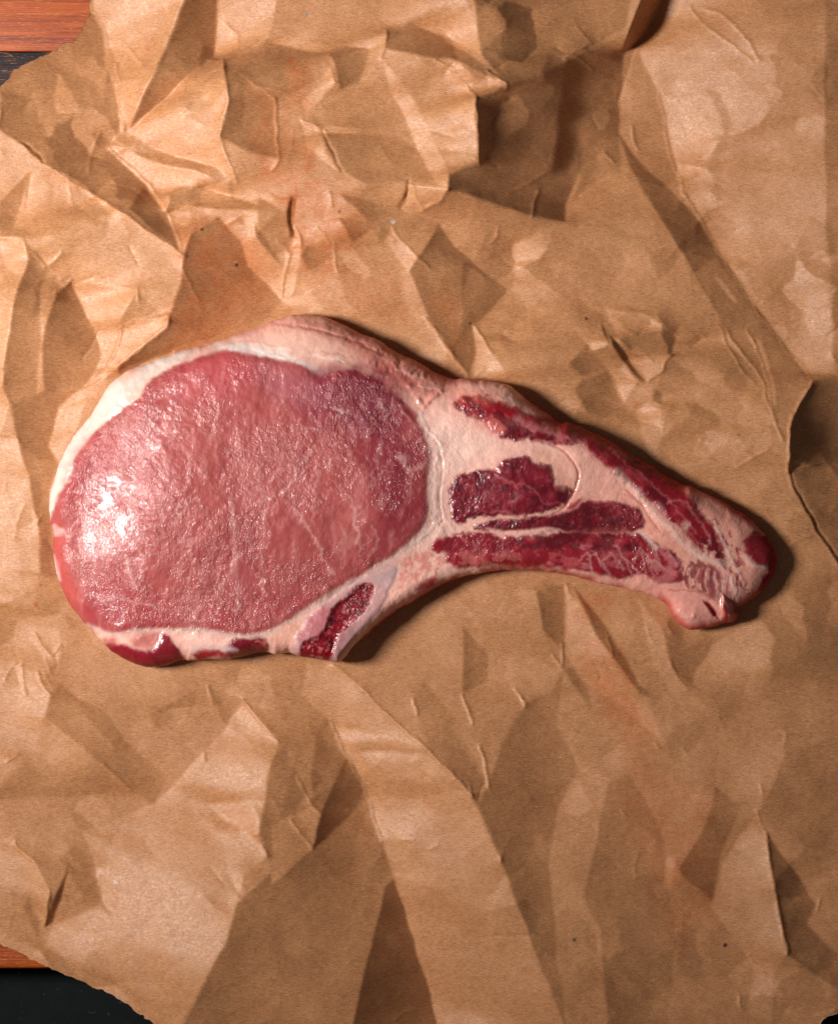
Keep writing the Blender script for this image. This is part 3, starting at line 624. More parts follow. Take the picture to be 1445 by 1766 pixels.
PAPER_C = lin((206, 150, 103))
def paper_tint(Uq, Vq):
    col = np.ones(Uq.shape + (3,)) * PAPER_C
    for k, soft, P in STAIN:
        m = boxed(Uq, Vq, P, soft * 2)
        X = Uq[m] + fbm(Uq[m], Vq[m], 30, 81, 4) * 14; Y = Vq[m] + fbm(Uq[m], Vq[m], 30, 91, 4) * 14
        a = smooth(-soft, soft, sdf(X, Y, np.array(P, float))) * np.clip(0.75 + 0.5 * fbm(X, Y, 14, 95, 3), 0, 1)
        col[m] *= 1 - a[:, None] * (1 - np.array(k))
    for (a, b, r, c) in ((1252,1633,3.2,(70,22,30)),(408,457,2.6,(90,30,26)),(351,398,2.5,(84,50,40)),(990,1620,2.6,(52,54,60)),(528,23,2.4,(120,120,124)),(678,384,3.2,(225,225,225)),(199,1521,3,(225,205,185)),(586,368,2.4,(140,40,34)),(63,1042,3.5,(196,110,60)),(1011,549,2.2,(84,44,34)),(811,557,2,(80,60,50))):
        d = np.hypot(Uq - a, Vq - b); k = smooth(r + 1.5, r - 1, d)[..., None]
        col[...] = col * (1 - k) + lin(c) * k
    return col

MP = mat_paper()
zmin = Z.min()
paper = thing('kraft_paper', 'large crumpled brown kraft paper sheet with torn edges, lying under the raw chop', 'wrapping paper')
def sheet(name, Ug, Vg, Zg, f, parent):
    n, m = Ug.shape
    x, y = at(Ug.ravel(), Vg.ravel())
    co = np.stack([x, y, Zg.ravel() * S], 1)
    col = paper_tint(Ug, Vg).reshape(-1, 3)
    co, tr, (col,), rim = clip(co, grid_tris(m, n), f.ravel(), [col])
    if not rim: return build(name, co, tr, MP, parent, col)
    # torn rim: pale fibres, with the thickness of the sheet
    n0 = len(co); ids = sorted({i for e in rim for i in e}); mp = {i: n0 + k for k, i in enumerate(ids)}
    ids = np.array(ids)
    col[ids] = col[ids] * 0.7 + lin((225, 190, 150)) * 0.3
    low = co[ids].copy(); low[:, 2] -= 0.00022
    co = np.concatenate([co, low]); col = np.concatenate([col, col[ids]])
    rt = []
    for a, b in rim: rt += [(a, b, mp[b]), (a, mp[b], mp[a])]
    tr = np.concatenate([tr, np.array(rt)])
    return build(name, co, tr, MP, parent, col)
fr = sdf(U + fbm(U, V, 9, 51, 3) * 2.2, V + fbm(U, V, 9, 61, 3) * 2.2, np.array(PAPER, float))
sheet('main_sheet', U, V, Z, fr, paper)

# ------------------------------------------------------------------ the chop
g = 1.75
cu0, cv0 = 74.0, 530.0
cnx, cny = int((1350 - cu0) / g) + 1, int((1163 - cv0) / g) + 1
A, B = np.meshgrid(cu0 + np.arange(cnx) * g, cv0 + np.arange(cny) * g)
D = sdf(A + fbm(A, B, 14, 2, 2) * 1.0, B + fbm(A, B, 14, 4, 2) * 1.0, OUTC)
Di = np.maximum(D, 0)

# edge radius and top height vary round the piece: weighted blend of control spots (u, v, radius, top)
CTRL = [(90,900,260,92),(200,850,260,104),(110,1040,170,88),(130,770,200,96),(220,650,120,100),(370,610,60,100),(520,560,95,98),(640,600,95,98),(760,650,70,92),
        (320,850,210,110),(500,850,90,108),(650,850,50,106),(230,1130,42,80),(400,1130,26,90),(560,1120,16,96),(680,1040,24,82),(850,980,30,80),(840,670,60,98),
        (900,830,50,104),(1000,740,48,96),(1000,980,34,76),(1130,810,55,80),(1150,900,60,86),(1100,1010,40,66),(1260,890,66,72),(1320,960,66,58),(1320,1000,60,54),(588,1132,9,66),(800,1000,30,76),(1210,1060,55,66),(1300,1020,60,80)]
wsum = 0; Rr = 0; Tt = 0
for a, b, r, t in CTRL:
    k = 1.0 / ((A - a) ** 2 + (B - b) ** 2 + 45 ** 2) ** 1.6
    wsum = wsum + k; Rr = Rr + k * r; Tt = Tt + k * t
Rr /= wsum; Tt /= wsum
Tt = Tt * 0.83; zm = 21.0
q = np.clip(Di / Rr, 0, 1)
prof = np.sqrt(np.maximum(1 - (1 - q) ** 2.1, 0)); prof = prof * .75 + .25 * np.sqrt(np.clip(Di / 34, 0, 1) * (2 - np.clip(Di / 34, 0, 1)))
CZ = zm + (Tt - zm) * prof
# the loin rises in a broad slope from its left side
CZ -= 14 * (1 - smooth(120, 300, A + .25 * (B - 840))) * smooth(0, 70, Di) * np.exp(-((B - 850) / 190) ** 2)

col = np.ones(A.shape + (3,)) * lin((250, 194, 178))
col += (smooth(880, 1150, A) * .75)[..., None] * (lin((242, 166, 146)) - col)
fv = fbm(A, B, 90, 501, 4)[..., None]
col = col * (1 + np.clip(fv, -1, 1) * np.array([.01, .09, .10])); wet = np.full(A.shape, 0.6)
part = np.zeros(A.shape, int); PARTS = ['fat_seam']
relief = np.zeros(A.shape)
WU = {}
def warp(amount, scale, seed):
    k = (scale, seed)
    if k not in WU: WU[k] = (fbm(A, B, scale, seed, 4, 0.6), fbm(A, B, scale, seed + 50, 4, 0.6))
    return A + WU[k][0] * amount, B + WU[k][1] * amount
def paint(P, c, soft=3.0, name=None, wetv=None, rel=0.0, relw=8.0, wamt=4.0, wsc=14, seed=1, op=1.0, sm=True):
    if name in ('cap_muscle', 'rib_muscle', 'belly_muscle', 'blade_muscle', 'tip_muscle', 'side_muscle'):
        paint(P, (222,126,116), 9, None, None, 0, 8, wamt * 1.6, 18, seed + 2, .42)     # pink seep into the fat beside the lean
    P = catmull(P, 4) if sm else np.array(P, float)
    soft = soft * 1.45; X, Y = warp(wamt * .9, wsc, seed)
    m = boxed(A, B, P, soft * 2 + wamt * 2 + relw)
    d = sdf(X[m], Y[m], P)
    k = smooth(-soft, soft, d) * op
    cc = lin(c)
    col[m] = col[m] * (1 - k[:, None]) + cc * k[:, None]
    if wetv is not None: wet[m] = wet[m] * (1 - k) + wetv * k
    if rel: relief[m] += rel * smooth(-relw * 0.3, relw, d)
    if name:
        if name not in PARTS: PARTS.append(name)
        pm = part[m]; pm[d > 0] = PARTS.index(name); part[m] = pm
def mott(P, c, scale, thr, wd, seed, op=0.8, soft=5, stretch=None, ang=0, wet_to=None):   # irregular patches of a second tissue inside P
    Pn = catmull(P, 4); m = boxed(A, B, Pn, soft * 2 + 8)
    X, Y = warp(5, 14, 1)
    k0 = smooth(-soft, soft, sdf(X[m], Y[m], Pn))
    a, b = A[m], B[m]
    if stretch:
        ca, sa = math.cos(ang), math.sin(ang); a, b = (a * ca + b * sa) / stretch, (-a * sa + b * ca)
    nn = fbm(a, b, scale, seed, 4, 0.6)
    k = k0 * smooth(thr, thr + wd, nn) * op
    col[m] = col[m] * (1 - k[:, None]) + lin(c) * k[:, None]
    if wet_to is not None: wet[m] = wet[m] * (1 - k) + wet_to * k
def vein(P, c, wd, op=0.7, rel=0.0, seed=3, wamt=3):
    P = catmull(P, 5, False)
    X, Y = warp(wamt, 12, seed); m = boxed(A, B, P, wd * 4 + 6)
    d, _ = segdist(X[m], Y[m], P, closed=False)
    k = np.exp(-(d / wd) ** 2)
    kk = (k * op)[:, None]
    col[m] = col[m] * (1 - kk) + lin(c) * kk
    if rel: relief[m] += rel * k

def P_(name, pts): return pts
EYE = [(90,888),(101,852),(124,819),(129,791),(149,764),(171,739),(204,711),(240,686),(254,661),(276,645),(304,632),(331,621),(359,610),(392,606),(420,609),(448,614),(481,620),(511,627),(536,639),(553,650),(575,640),(608,639),(630,646),(655,656),(666,672),(686,685),(708,705),(724,725),(736,750),(744,777),(742,811),(738,852),(741,888),(736,905),(716,928),(693,950),(666,967),(635,986),(594,1011),(555,1036),(525,1053),(502,1069),(469,1086),(428,1097),(392,1093),(351,1086),(309,1086),(268,1084),(237,1086),(198,1094),(171,1086),(151,1078),(130,1075),(80,1000),(70,930)]
FATCAP = [(60,920),(60,800),(120,680),(200,600),(400,540),(520,520),(680,560),(800,640),(745,672),(730,700),(724,722),(660,668),(600,655),(540,660),(420,625),(300,640),(200,720),(110,840),(96,905)]
paint(FATCAP, (236,186,168), 6, 'fat_cap', 0.5, wamt=2)
# tints of the fat cap
paint([(60,930),(60,800),(120,690),(190,620),(330,585),(360,605),(250,660),(150,760),(100,860),(92,915)], (226,205,194), 10, wamt=3)
paint([(330,580),(480,520),(560,530),(680,580),(790,650),(700,650),(560,590),(460,575),(350,605)], (232,172,152), 14, wamt=6)
paint([(600,575),(700,610),(785,660),(735,690),(690,660),(650,640),(600,600)], (214,138,122), 12, wamt=7)
vein([(752,760),(764,800),(758,850),(762,900)], (228,178,170), 2.2, .5, -1.2)
paint([(650,625),(700,640),(720,670),(690,672),(655,650)], (196,104,96), 9, wamt=6, op=.7)
paint([(480,552),(560,560),(640,590),(600,592),(520,568)], (208,130,120), 5, wamt=4, op=.55)
paint([(360,596),(420,592),(500,612),(560,640),(590,640),(545,655),(480,622),(410,610)], (230,212,204), 5, wamt=3)
paint([(395,576),(425,570),(445,580),(410,590)], (226,176,166), 6, op=.6)
vein([(460,556),(540,566),(620,592),(665,612)], (190,110,104), 3, .55, -2.5)
vein([(520,548),(590,566),(650,592)], (206,140,128), 3, .4, -1.5)
for i in range(16):
    a = 380 + rng.uniform(0, 360); b = 575 + (a - 380) * 0.24 + rng.uniform(-14, 16)
    vein([(a, b), (a + rng.uniform(14, 34), b + rng.uniform(2, 9)), (a + 50, b + rng.uniform(6, 18))], (206,138,124) if i % 2 else (250,226,212), 1.8, .45, 0.5, seed=8)
paint([(118,757),(122,750),(125,753),(120,764),(116,764)], (222,70,48), 1.6, wamt=1)
paint([(205,648),(230,632),(236,640),(214,660)], (240,176,152), 5, wamt=2, op=.8)
# loin eye
paint(EYE, (174,82,79), 2.6, 'loin_muscle', 1.0, rel=3.5, relw=14, wamt=2.6, wsc=10)
paint([(70,920),(96,905),(118,930),(122,990),(165,1070),(150,1090),(80,1010)], (188,86,80), 9, wetv=0.15, wamt=4)
paint([(92,905),(100,908),(112,915),(104,922),(90,918)], (226,180,172), 3, wamt=3)
paint([(86,962),(94,958),(104,1000),(98,1000)], (232,196,190), 2.5, wamt=1.5, op=.8)
paint([(540,655),(640,650),(720,730),(738,800),(735,900),(650,960),(640,860),(600,760),(540,720)], (138,42,54), 36, wamt=14, wsc=40)
paint([(545,650),(640,645),(700,700),(650,740),(580,720)], (122,34,48), 20, wamt=14, wsc=40, op=.85)
paint([(440,625),(540,650),(560,700),(480,690)], (172,96,108), 16, wamt=10, op=.6)
paint([(320,620),(400,610),(440,640),(380,690),(300,680)], (190,74,84), 16, wamt=10, op=.6)
paint([(180,1000),(260,1020),(300,1080),(220,1085),(150,1050)], (172,56,62), 18, wamt=12, op=.7)
paint([(120,800),(170,750),(200,760),(150,840),(115,880)], (168,60,68), 12, wamt=6, op=.6)
paint([(350,1060),(480,1030),(520,1040),(460,1080),(380,1090)], (168,52,60), 12, wamt=8, op=.6)
mott(EYE, (196,104,100), 90, 0.05, 0.8, 21, .35, wet_to=None)
mott(EYE, (152,52,60), 80, 0.05, 0.8, 26, .35)
mott(EYE, (206,134,128), 26, 0.50, 0.4, 31, .35, stretch=3.2, ang=1.75)
mott(EYE, (200,120,116), 11, 0.50, 0.4, 41, .3, stretch=2.4, ang=1.6)
for P, wd, op in (([(536,777),(520,800),(503,833),(488,850)],2.5,.6),([(575,795),(552,815),(540,850)],2,.5),([(505,875),(526,905),(544,931),(560,965),(577,992)],2.2,.7),
    ([(616,870),(616,903),(623,953)],2.2,.8),([(640,905),(650,930),(640,960)],1.8,.5),([(400,860),(404,930),(406,986),(409,1020),(409,1058)],3.2,.6),([(330,858),(318,880),(300,905)],2,.6),
    ([(218,965),(220,985),(237,1014)],2.6,.75),([(171,1036),(200,1034),(230,1038),(270,1044)],2.2,.55),([(700,790),(708,815),(730,800)],3.6,.55),([(690,785),(700,800)],2.5,.5),([(660,760),(650,800),(640,840)],2,.35),
    ([(380,700),(372,760),(388,830)],2,.3),([(460,880),(455,930),(450,980)],2,.35),([(545,850),(540,900)],2.2,.4),([(600,855),(618,880)],2.2,.5),([(583,705),(602,714)],2.2,.7),([(690,700),(700,720),(722,735)],2,.5),([(560,800),(590,790),(620,800)],1.5,.3),([(655,690),(665,720),(700,760)],1.5,.3)):
    vein(P, (226,172,166), wd * 1.3, op * .65, 0.5, wamt=6)
mott(EYE, (146,54,64), 17, .15, .5, 46, .38, stretch=4, ang=1.65)
mott(EYE, (204,122,118), 12, .25, .5, 48, .3, stretch=4, ang=1.7)
# wiggly marbling threads, mostly top to bottom as in the photograph
for i in range(46):
    a = rng.uniform(150, 700); b = rng.uniform(700, 1020)
    L = rng.uniform(18, 50); an = math.radians(rng.normal(95 + (a - 400) * 0.05, 16))
    vein([(a, b), (a + L * .5 * math.cos(an) + rng.uniform(-4, 4), b + L * .5 * math.sin(an)), (a + L * math.cos(an), b + L * math.sin(an))], (228,172,164), rng.uniform(1.3, 2.3), rng.uniform(.15, .36), 0.4, seed=12, wamt=9)
# seam fat round the eye, lower edge
vein([(151,1078),(198,1096),(237,1088),(309,1088),(351,1088),(428,1099),(469,1088),(502,1070),(540,1044),(594,1011),(640,985),(693,950),(730,915),(742,888),(740,852),(744,811),(746,777),(737,748),(722,722)], (228,188,176), 4.2, .8, .5, wamt=2)
# lower strip: lean pieces below the eye
paint([(185,1112),(215,1113),(248,1121),(270,1113),(277,1095),(290,1098),(300,1111),(312,1127),(318,1142),(287,1160),(250,1160),(205,1145),(180,1120)], (142,26,42), 2.6, 'side_muscle', .35, rel=2, wamt=3)
paint([(225,1105),(245,1096),(272,1093),(276,1103),(262,1115),(238,1115)], (192,92,88), 5, wetv=.6, wamt=5, op=.8)
paint([(176,1104),(196,1100),(200,1112),(186,1118)], (176,70,70), 4, wamt=4, op=.7)
paint([(331,1128),(340,1122),(360,1121),(392,1125),(400,1131),(364,1135),(340,1135)], (176,30,48), 3.5, 'rib_marrow', .5, rel=-1.5, relw=4, wamt=5)
paint([(398,1106),(420,1101),(450,1101),(462,1112),(462,1124),(436,1134),(404,1142),(392,1120)], (130,22,38), 2.8, 'trim_muscle', .7, rel=1, wamt=4)
mott([(398,1106),(450,1101),(460,1120),(410,1136)], (210,110,110), 10, .35, .2, 55, .7)
paint([(322,1118),(350,1112),(400,1116),(410,1124),(396,1122),(350,1117),(330,1124)], (228,196,198), 2.5, wamt=3, op=.8)
mott([(451,1108),(475,1100),(480,1115),(460,1120)], (214,120,108), 8, .0, .3, 57, .7)
# rib bone at the lower edge
BONE = [(545,1050),(594,1016),(635,990),(677,976),(684,990),(672,1016),(662,1041),(640,1069),(612,1100),(592,1132),(584,1146),(560,1142),(511,1136),(506,1104),(520,1078)]
paint(BONE, (208,156,154), 3, 'rib_bone', .25, rel=1.5, relw=6, wamt=2)
paint([(520,1082),(545,1054),(575,1046),(572,1072),(560,1092),(530,1102),(514,1108)], (200,120,124), 5, wamt=5, wetv=.6)
paint([(648,992),(682,974),(690,985),(672,1004),(650,1008)], (190,162,162), 6, wamt=4, op=.7)
MAR = [(605,1022),(620,1010),(636,1006),(644,1014),(639,1034),(625,1056),(601,1082),(585,1098),(568,1142),(540,1144),(517,1136),(522,1108),(549,1096),(566,1072),(576,1048),(592,1034)]
paint(MAR, (138,12,30), 2.4, 'marrow', 1.0, rel=-4.5, relw=7, wamt=4)
mott(MAR, (66,6,16), 13, .10, .35, 61, .7)
mott(MAR, (206,100,108), 10, .42, .25, 65, .5)
mott(MAR, (232,150,150), 6, .5, .2, 67, .6)
mott([(540,1100),(575,1092),(600,1096),(590,1120),(560,1128),(535,1122)], (206,120,124), 12, 0, .4, 66, op=.5)
# fat nub left of the bone
paint([(466,1112),(480,1086),(510,1072),(520,1080),(505,1105),(490,1122),(470,1122)], (240,178,158), 5, wamt=3)
# outer red side of the rib below the bone
paint([(600,1136),(622,1106),(650,1074),(700,1042),(760,1008),(790,996),(784,1012),(700,1060),(640,1112),(600,1150)], (176,46,56), 4, wamt=3, wetv=.4)
paint([(660,1060),(700,1036),(760,1008),(760,1000),(700,1026),(656,1052)], (226,150,146), 5, wamt=3, op=.8)
# white mass between eye and small muscle: cooler, wetter
paint([(742,720),(800,740),(850,770),(800,800),(766,850),(770,900),(800,912),(740,935),(700,960),(745,900),(750,820)], (247,203,188), 14, wetv=.8, wamt=5)
vein([(724,712),(738,740),(757,760),(752,800),(750,860),(748,905),(712,940)], (224,200,194), 3, .5, 1.0)
vein([(760,850),(764,890),(778,905)], (232,204,196), 2, .5, .6)
vein([(722,690),(730,700),(745,686),(760,674)], (226,140,126), 4, .7, 3)
# muscle A, the round one
MA = [(788,822),(817,814),(839,810),(856,814),(858,801),(883,790),(911,788),(922,799),(947,801),(955,819),(957,836),(980,839),(984,853),(969,872),(941,883),(919,885),(886,890),(845,890),(814,892),(795,904),(781,894),(775,869),(777,841)]
paint(MA, (126,18,38), 2.2, 'cap_muscle', .9, rel=2.2, relw=8, wamt=4.5, wsc=9)
mott(MA, (164,58,70), 9, .2, .35, 101, .6)
mott(MA, (64,4,18), 16, .05, .4, 105, .5)
vein([(852,808),(862,824),(890,838),(888,866)], (196,96,100), 2, .55); vein([(890,838),(905,835),(925,850),(940,868),(965,868)], (190,86,92), 1.8, .5)
vein([(886,890),(870,882),(845,884)], (200,110,110), 2, .5)
vein([(918,758),(950,765),(975,780),(994,805),(996,830),(984,860),(962,884),(930,896)], (210,128,116), 2.0, .6, -2.2, wamt=1.5)
paint([(930,770),(970,790),(985,830),(965,835),(950,800),(925,795)], (240,176,154), 9, op=.8)
# muscle B, upper strip of the middle
MB = [(818,910),(824,902),(858,897),(914,893),(958,886),(986,877),(1011,864),(1030,864),(1066,866),(1094,875),(1108,892),(1109,904),(1100,914),(1066,918),(997,918),(961,914),(919,912),(880,914),(850,916)]
paint(MB, (122,18,34), 2.4, 'rib_muscle', .9, rel=1.8, relw=6, wamt=4)
mott(MB, (184,80,88), 10, .3, .3, 111, .6); mott(MB, (78,6,20), 18, .0, .4, 113, .7)
paint([(978,873),(996,862),(1002,858),(1000,866),(984,878)], (176,70,74), 2.5, wamt=3)
# muscle C, lower strip
MC = [(744,948),(748,934),(770,926),(789,921),(831,917),(875,925),(930,924),(969,918),(1040,919),(1094,920),(1114,934),(1126,950),(1138,943),(1158,952),(1172,969),(1178,994),(1166,1003),(1140,1008),(1128,1003),(1111,991),(1083,996),(1042,993),(1000,985),(955,978),(914,979),(845,977),(795,979),(770,968),(772,953),(758,952)]
paint(MC, (150,26,42), 2.6, 'belly_muscle', .8, rel=1.8, relw=7, wamt=5)
mott(MC, (204,96,98), 20, .15, .35, 121, .5, stretch=1.6, ang=.1)
mott([(780,950),(860,945),(900,960),(880,975),(800,975)], (216,124,118), 18, .0, .4, 131, .45)
mott([(930,940),(1160,950),(1170,1000),(960,980)], (214,130,134), 16, .22, .3, 135, .5, stretch=1.8, ang=.25)
mott([(900,922),(1100,922),(1120,950),(920,945)], (92,8,24), 20, -.2, .4, 138, .8); mott([(770,930),(860,925),(880,945),(790,960)], (120,16,32), 16, -.1, .4, 139, .6)
paint([(1068,968),(1090,955),(1112,960),(1118,985),(1080,980)], (150,14,30), 6, wetv=1, wamt=5)
vein([(840,912),(880,921),(920,916),(960,914)], (238,176,168), 3.2, .85, 1)
for i in range(12):
    a = 1000 + i * 13; vein([(a, 950 + rng.uniform(-12, 18)), (a + 14, 962 + rng.uniform(-12, 18)), (a + 24, 975 + rng.uniform(-8, 16))], (224,158,156), 1.6, .5, .5)
vein([(1120,935),(1130,960),(1132,990)], (214,140,136), 2, .6); vein([(1140,950),(1155,975),(1160,1000)], (214,120,120), 1.8, .5); vein([(1104,916),(1116,926),(1130,945)], (236,190,184), 3.5, .8)
paint([(720,1012),(735,1000),(748,995),(752,1003),(738,1014),(722,1020)], (188,70,74), 3.5, 'flank_muscle', .5, wamt=3)
mott([(700,960),(760,955),(770,985),(740,1000),(690,1020)], (216,116,108), 18, -.05, .4, 141, .6)
# muscle D, outer band
MD = [(780,702),(789,688),(811,680),(839,684),(875,699),(914,715),(955,722),(985,700),(1030,715),(1095,745),(1140,785),(1190,822),(1200,850),(1210,886),(1227,908),(1244,947),(1253,980),(1238,969),(1216,955),(1194,933),(1166,903),(1149,892),(1125,869),(1105,850),(1083,831),(1055,811),(1030,790),(1000,764),(983,768),(955,763),(914,757),(875,756),(853,742),(822,719),(795,708)]
paint(MD, (150,20,36), 3.2, 'blade_muscle', .6, rel=1.8, relw=9, wamt=5.5)
paint([(785,698),(800,686),(835,688),(880,706),(900,722),(860,726),(820,714)], (166,16,30), 10, wamt=7, op=.8)
paint([(770,680),(800,668),(860,680),(840,690),(800,690)], (230,138,118), 10, wamt=5, op=.6)
paint([(818,722),(850,722),(880,740),(870,752),(840,742)], (216,118,108), 8, wamt=7, op=.75)
paint([(870,728),(900,722),(930,735),(985,750),(1010,765),(980,762),(940,748),(900,742)], (214,140,136), 5, wamt=9, op=.7)
mott([(860,740),(900,735),(960,755),(940,762),(880,758)], (104,18,36), 14, -.1, .3, 151, .8)
mott(MD, (200,84,92), 18, .3, .35, 155, .45, stretch=2.6, ang=.7)
mott(MD, (96,8,26), 22, .05, .35, 159, .75, stretch=2.2, ang=.7)
vein([(1030,745),(1070,790),(1120,830),(1160,870),(1200,920)], (206,110,112), 2.2, .45); vein([(1150,868),(1175,862),(1200,890),(1225,930)], (214,130,128), 2, .5)
paint([(1125,866),(1140,870),(1150,890),(1138,886)], (216,150,150), 4, wamt=4, op=.6)
for i in range(10):
    a = 1165 + i * 8; b = 895 + i * 8; vein([(a, b), (a + 10, b + 12), (a + 14, b + 24)], (190,70,76), 1.5, .5)
# end of the rib: fat with lean patches
paint([(1177,833),(1194,835),(1221,848),(1260,868),(1300,895),(1300,915),(1262,905),(1225,890),(1198,862)], (232,158,142), 8, wamt=4)
paint([(1283,926),(1304,918),(1322,925),(1345,950),(1342,985),(1326,985),(1310,980),(1293,964),(1282,944)], (142,28,40), 3, 'tip_muscle', .9, rel=1.5, wamt=5)
paint([(1318,992),(1338,985),(1325,1012),(1308,1020)], (146,40,50), 3.5, wamt=4)
mott([(1225,900),(1250,905),(1275,950),(1285,1000),(1300,1030),(1270,1010),(1250,965)], (146,40,50), 11, -.02, .25, 161, .85, stretch=1.5, ang=1.2)
mott([(1180,965),(1230,975),(1262,1025),(1262,1050),(1200,1020),(1172,1000)], (140,34,46), 12, .0, .25, 165, .8, stretch=2.2, ang=1.25)
paint([(1220,995),(1245,990),(1262,1010),(1272,1042),(1262,1050),(1235,1035),(1215,1022)], (150,84,88), 7, wamt=6, op=.6)
mott([(1180,900),(1240,950),(1280,1000),(1290,1030),(1240,1010),(1190,950)], (238,190,174), 14, .1, .3, 171, .6)
for i in range(14):
    a = 1185 + i * 7; vein([(a, 975 + i * 1.5), (a + rng.uniform(-4, 2), 992 + i * 2), (a + rng.uniform(-5, 5), 1012 + i * 2)], (234,180,166) if i % 2 else (150,46,58), 2.0, .6, .6)
vein([(1232,900),(1245,930),(1262,965),(1280,1000)], (238,196,188), 2.6, .7, .8); vein([(1285,960),(1300,975),(1322,980)], (238,196,188), 4, .7, 1)
vein([(1216,958),(1240,975),(1262,1000),(1272,1040)], (234,196,190), 2.4, .6, .8)
vein([(1062,812),(1100,850),(1130,890),(1160,915),(1195,950),(1215,962)], (244,206,196), 6, .55, 1.4)
vein([(1080,845),(1105,868),(1122,895),(1140,918)], (206,130,118), 1.6, .6, -1.2, wamt=1.5); vein([(1072,852),(1100,862)], (206,130,118), 1.4, .5)
# knob with the cut at the lower right
paint([(1110,1012),(1160,1008),(1210,1030),(1232,1060),(1244,1076),(1200,1092),(1165,1076),(1145,1045)], (234,158,144), 9, wamt=3)
vein([(1158,1050),(1175,1060),(1195,1064)], (246,180,164), 4, .5, 2); vein([(1152,1020),(1180,1018),(1200,1020)], (196,84,84), 1.6, .6, -1)
paint([(1212,1034),(1222,1038),(1234,1052),(1240,1068),(1230,1062)], (150,16,34), 2.2, 'cut_slit', .8, rel=-8, relw=5, wamt=1.5, sm=False)
paint([(1243,1022),(1252,1028),(1272,1052),(1278,1058),(1264,1074),(1246,1078),(1240,1050)], (228,150,138), 2, 'fat_flap', .3, rel=7, relw=7, wamt=1.2, sm=False)
paint([(1247,1040),(1254,1044),(1256,1066),(1248,1072)], (176,34,44), 3, wamt=3)
vein([(1200,1086),(1230,1083),(1255,1076)], (170,40,50), 2.4, .7)
# blood-red rim along the outer side of the rib
for P in ([(975,728),(1050,762),(1122,803)], [(1122,803),(1194,840),(1257,872),(1313,914)]):
    vein(P, (172,48,44), 4, .6, wamt=2)

wet *= np.clip(0.82 + 0.75 * fbm(A, B, 75, 301, 3), .22, 1.35)
wet *= 1 - .5 * np.exp(-((A - 400) ** 2 / 110 ** 2 + (B - 680) ** 2 / 60 ** 2))
k = (smooth(15, 2, Di) * smooth(560, 900, A) * smooth(-.6, .2, fbm(A, B, 60, 555, 2)) * .75)[..., None]
col = col * (1 - k) + k * lin((176, 44, 44)) * np.where(B < 935, 1, 1.1)[..., None]
micro = fbm(A, B, 40, 201, 4, .55) * 1.6 + fbm(A, B, 9, 211, 3, .6) * 0.6 * (0.08 + wet)
edge_fade = smooth(0, 14, Di)
capm = np.exp(-((A - 700) ** 2 + (B - 630) ** 2) / 70 ** 2)
micro += capm * fbm(A, B, 12, 231, 3, .6) * 2.2
CZ = CZ + (relief + micro) * edge_fade

# top surface, then an underside tucked in below the widest line
x, y = at(A.ravel(), B.ravel(), CZ.ravel())
top = np.stack([x, y, CZ.ravel() * S], 1)
lowz = zm * (1 - np.sqrt(np.maximum(1 - (1 - np.clip(Di / 32, 0, 1)) ** 2, 0))) + 0.6
tr = grid_tris(cnx, cny)
gloss = .06 + .94 * smooth(3, 26 + 45 * smooth(260, 120, A), Di)          # gloss cut towards the rim to keep paper reflections off the sides
colf = col.reshape(-1, 3); wetf = np.stack([wet.ravel(), gloss.ravel()], 1); pf = part.ravel()[:, None].astype(float)
# put the rim of both surfaces at the same height
fD = D.ravel()
top2, t2, (c2, w2, p2), rim = clip(top, tr, fD, [colf, wetf, pf])
rimids = np.unique(np.array(rim)); 
rx, ry = top2[rimids, 0], top2[rimids, 1]
top2[rimids, 2] = zm * S
xb, yb = at(A.ravel(), B.ravel(), lowz.ravel())
bot = np.stack([xb, yb, lowz.ravel() * S], 1)
bot2, tb, (cb,), rimb = clip(bot, tr, fD, [colf])
bot2[rimids] = top2[rimids]
# common normals so that the parts join without a seam
off = len(top2)
isrim = np.zeros(len(top2), bool); isrim[rimids] = True
mapb = np.arange(off) + off; mapb[rimids] = rimids
allco = np.concatenate([top2, bot2])
tbf = mapb[tb][:, ::-1]
NRM = vnormals(allco, np.concatenate([t2, tbf]))
chop = thing('pork_chop', 'raw bone-in pork rib chop with pink loin and white fat, lying on crumpled brown paper', 'meat')
cent = p2[:, 0]
ptri = np.round(np.median(cent[t2], axis=1)).astype(int)
def components(tris, nv):
    lab = np.arange(nv)
    while True:
        old = lab.copy(); m = lab[tris].min(1)
        np.minimum.at(lab, tris.ravel(), np.repeat(m, 3)); lab = lab[lab]; lab = lab[lab]
        if (lab == old).all(): return lab[tris[:, 0]]
for _ in range(3):                       # specks of one tissue inside another belong to what surrounds them
    for i in range(len(PARTS)):
        idx = np.where(ptri == i)[0]
        if not len(idx): continue
        c_ = components(t2[idx], len(allco))
        ids_, n_ = np.unique(c_, return_counts=True)
        for k_ in ids_[n_ < 500]:
            me_ = idx[c_ == k_]; vs_ = np.zeros(len(allco), bool); vs_[t2[me_].ravel()] = True
            nb = vs_[t2].any(1); nb[me_] = False; q_ = ptri[nb]; q_ = q_[q_ != i]
            if len(q_): ptri[me_] = np.bincount(q_).argmax()
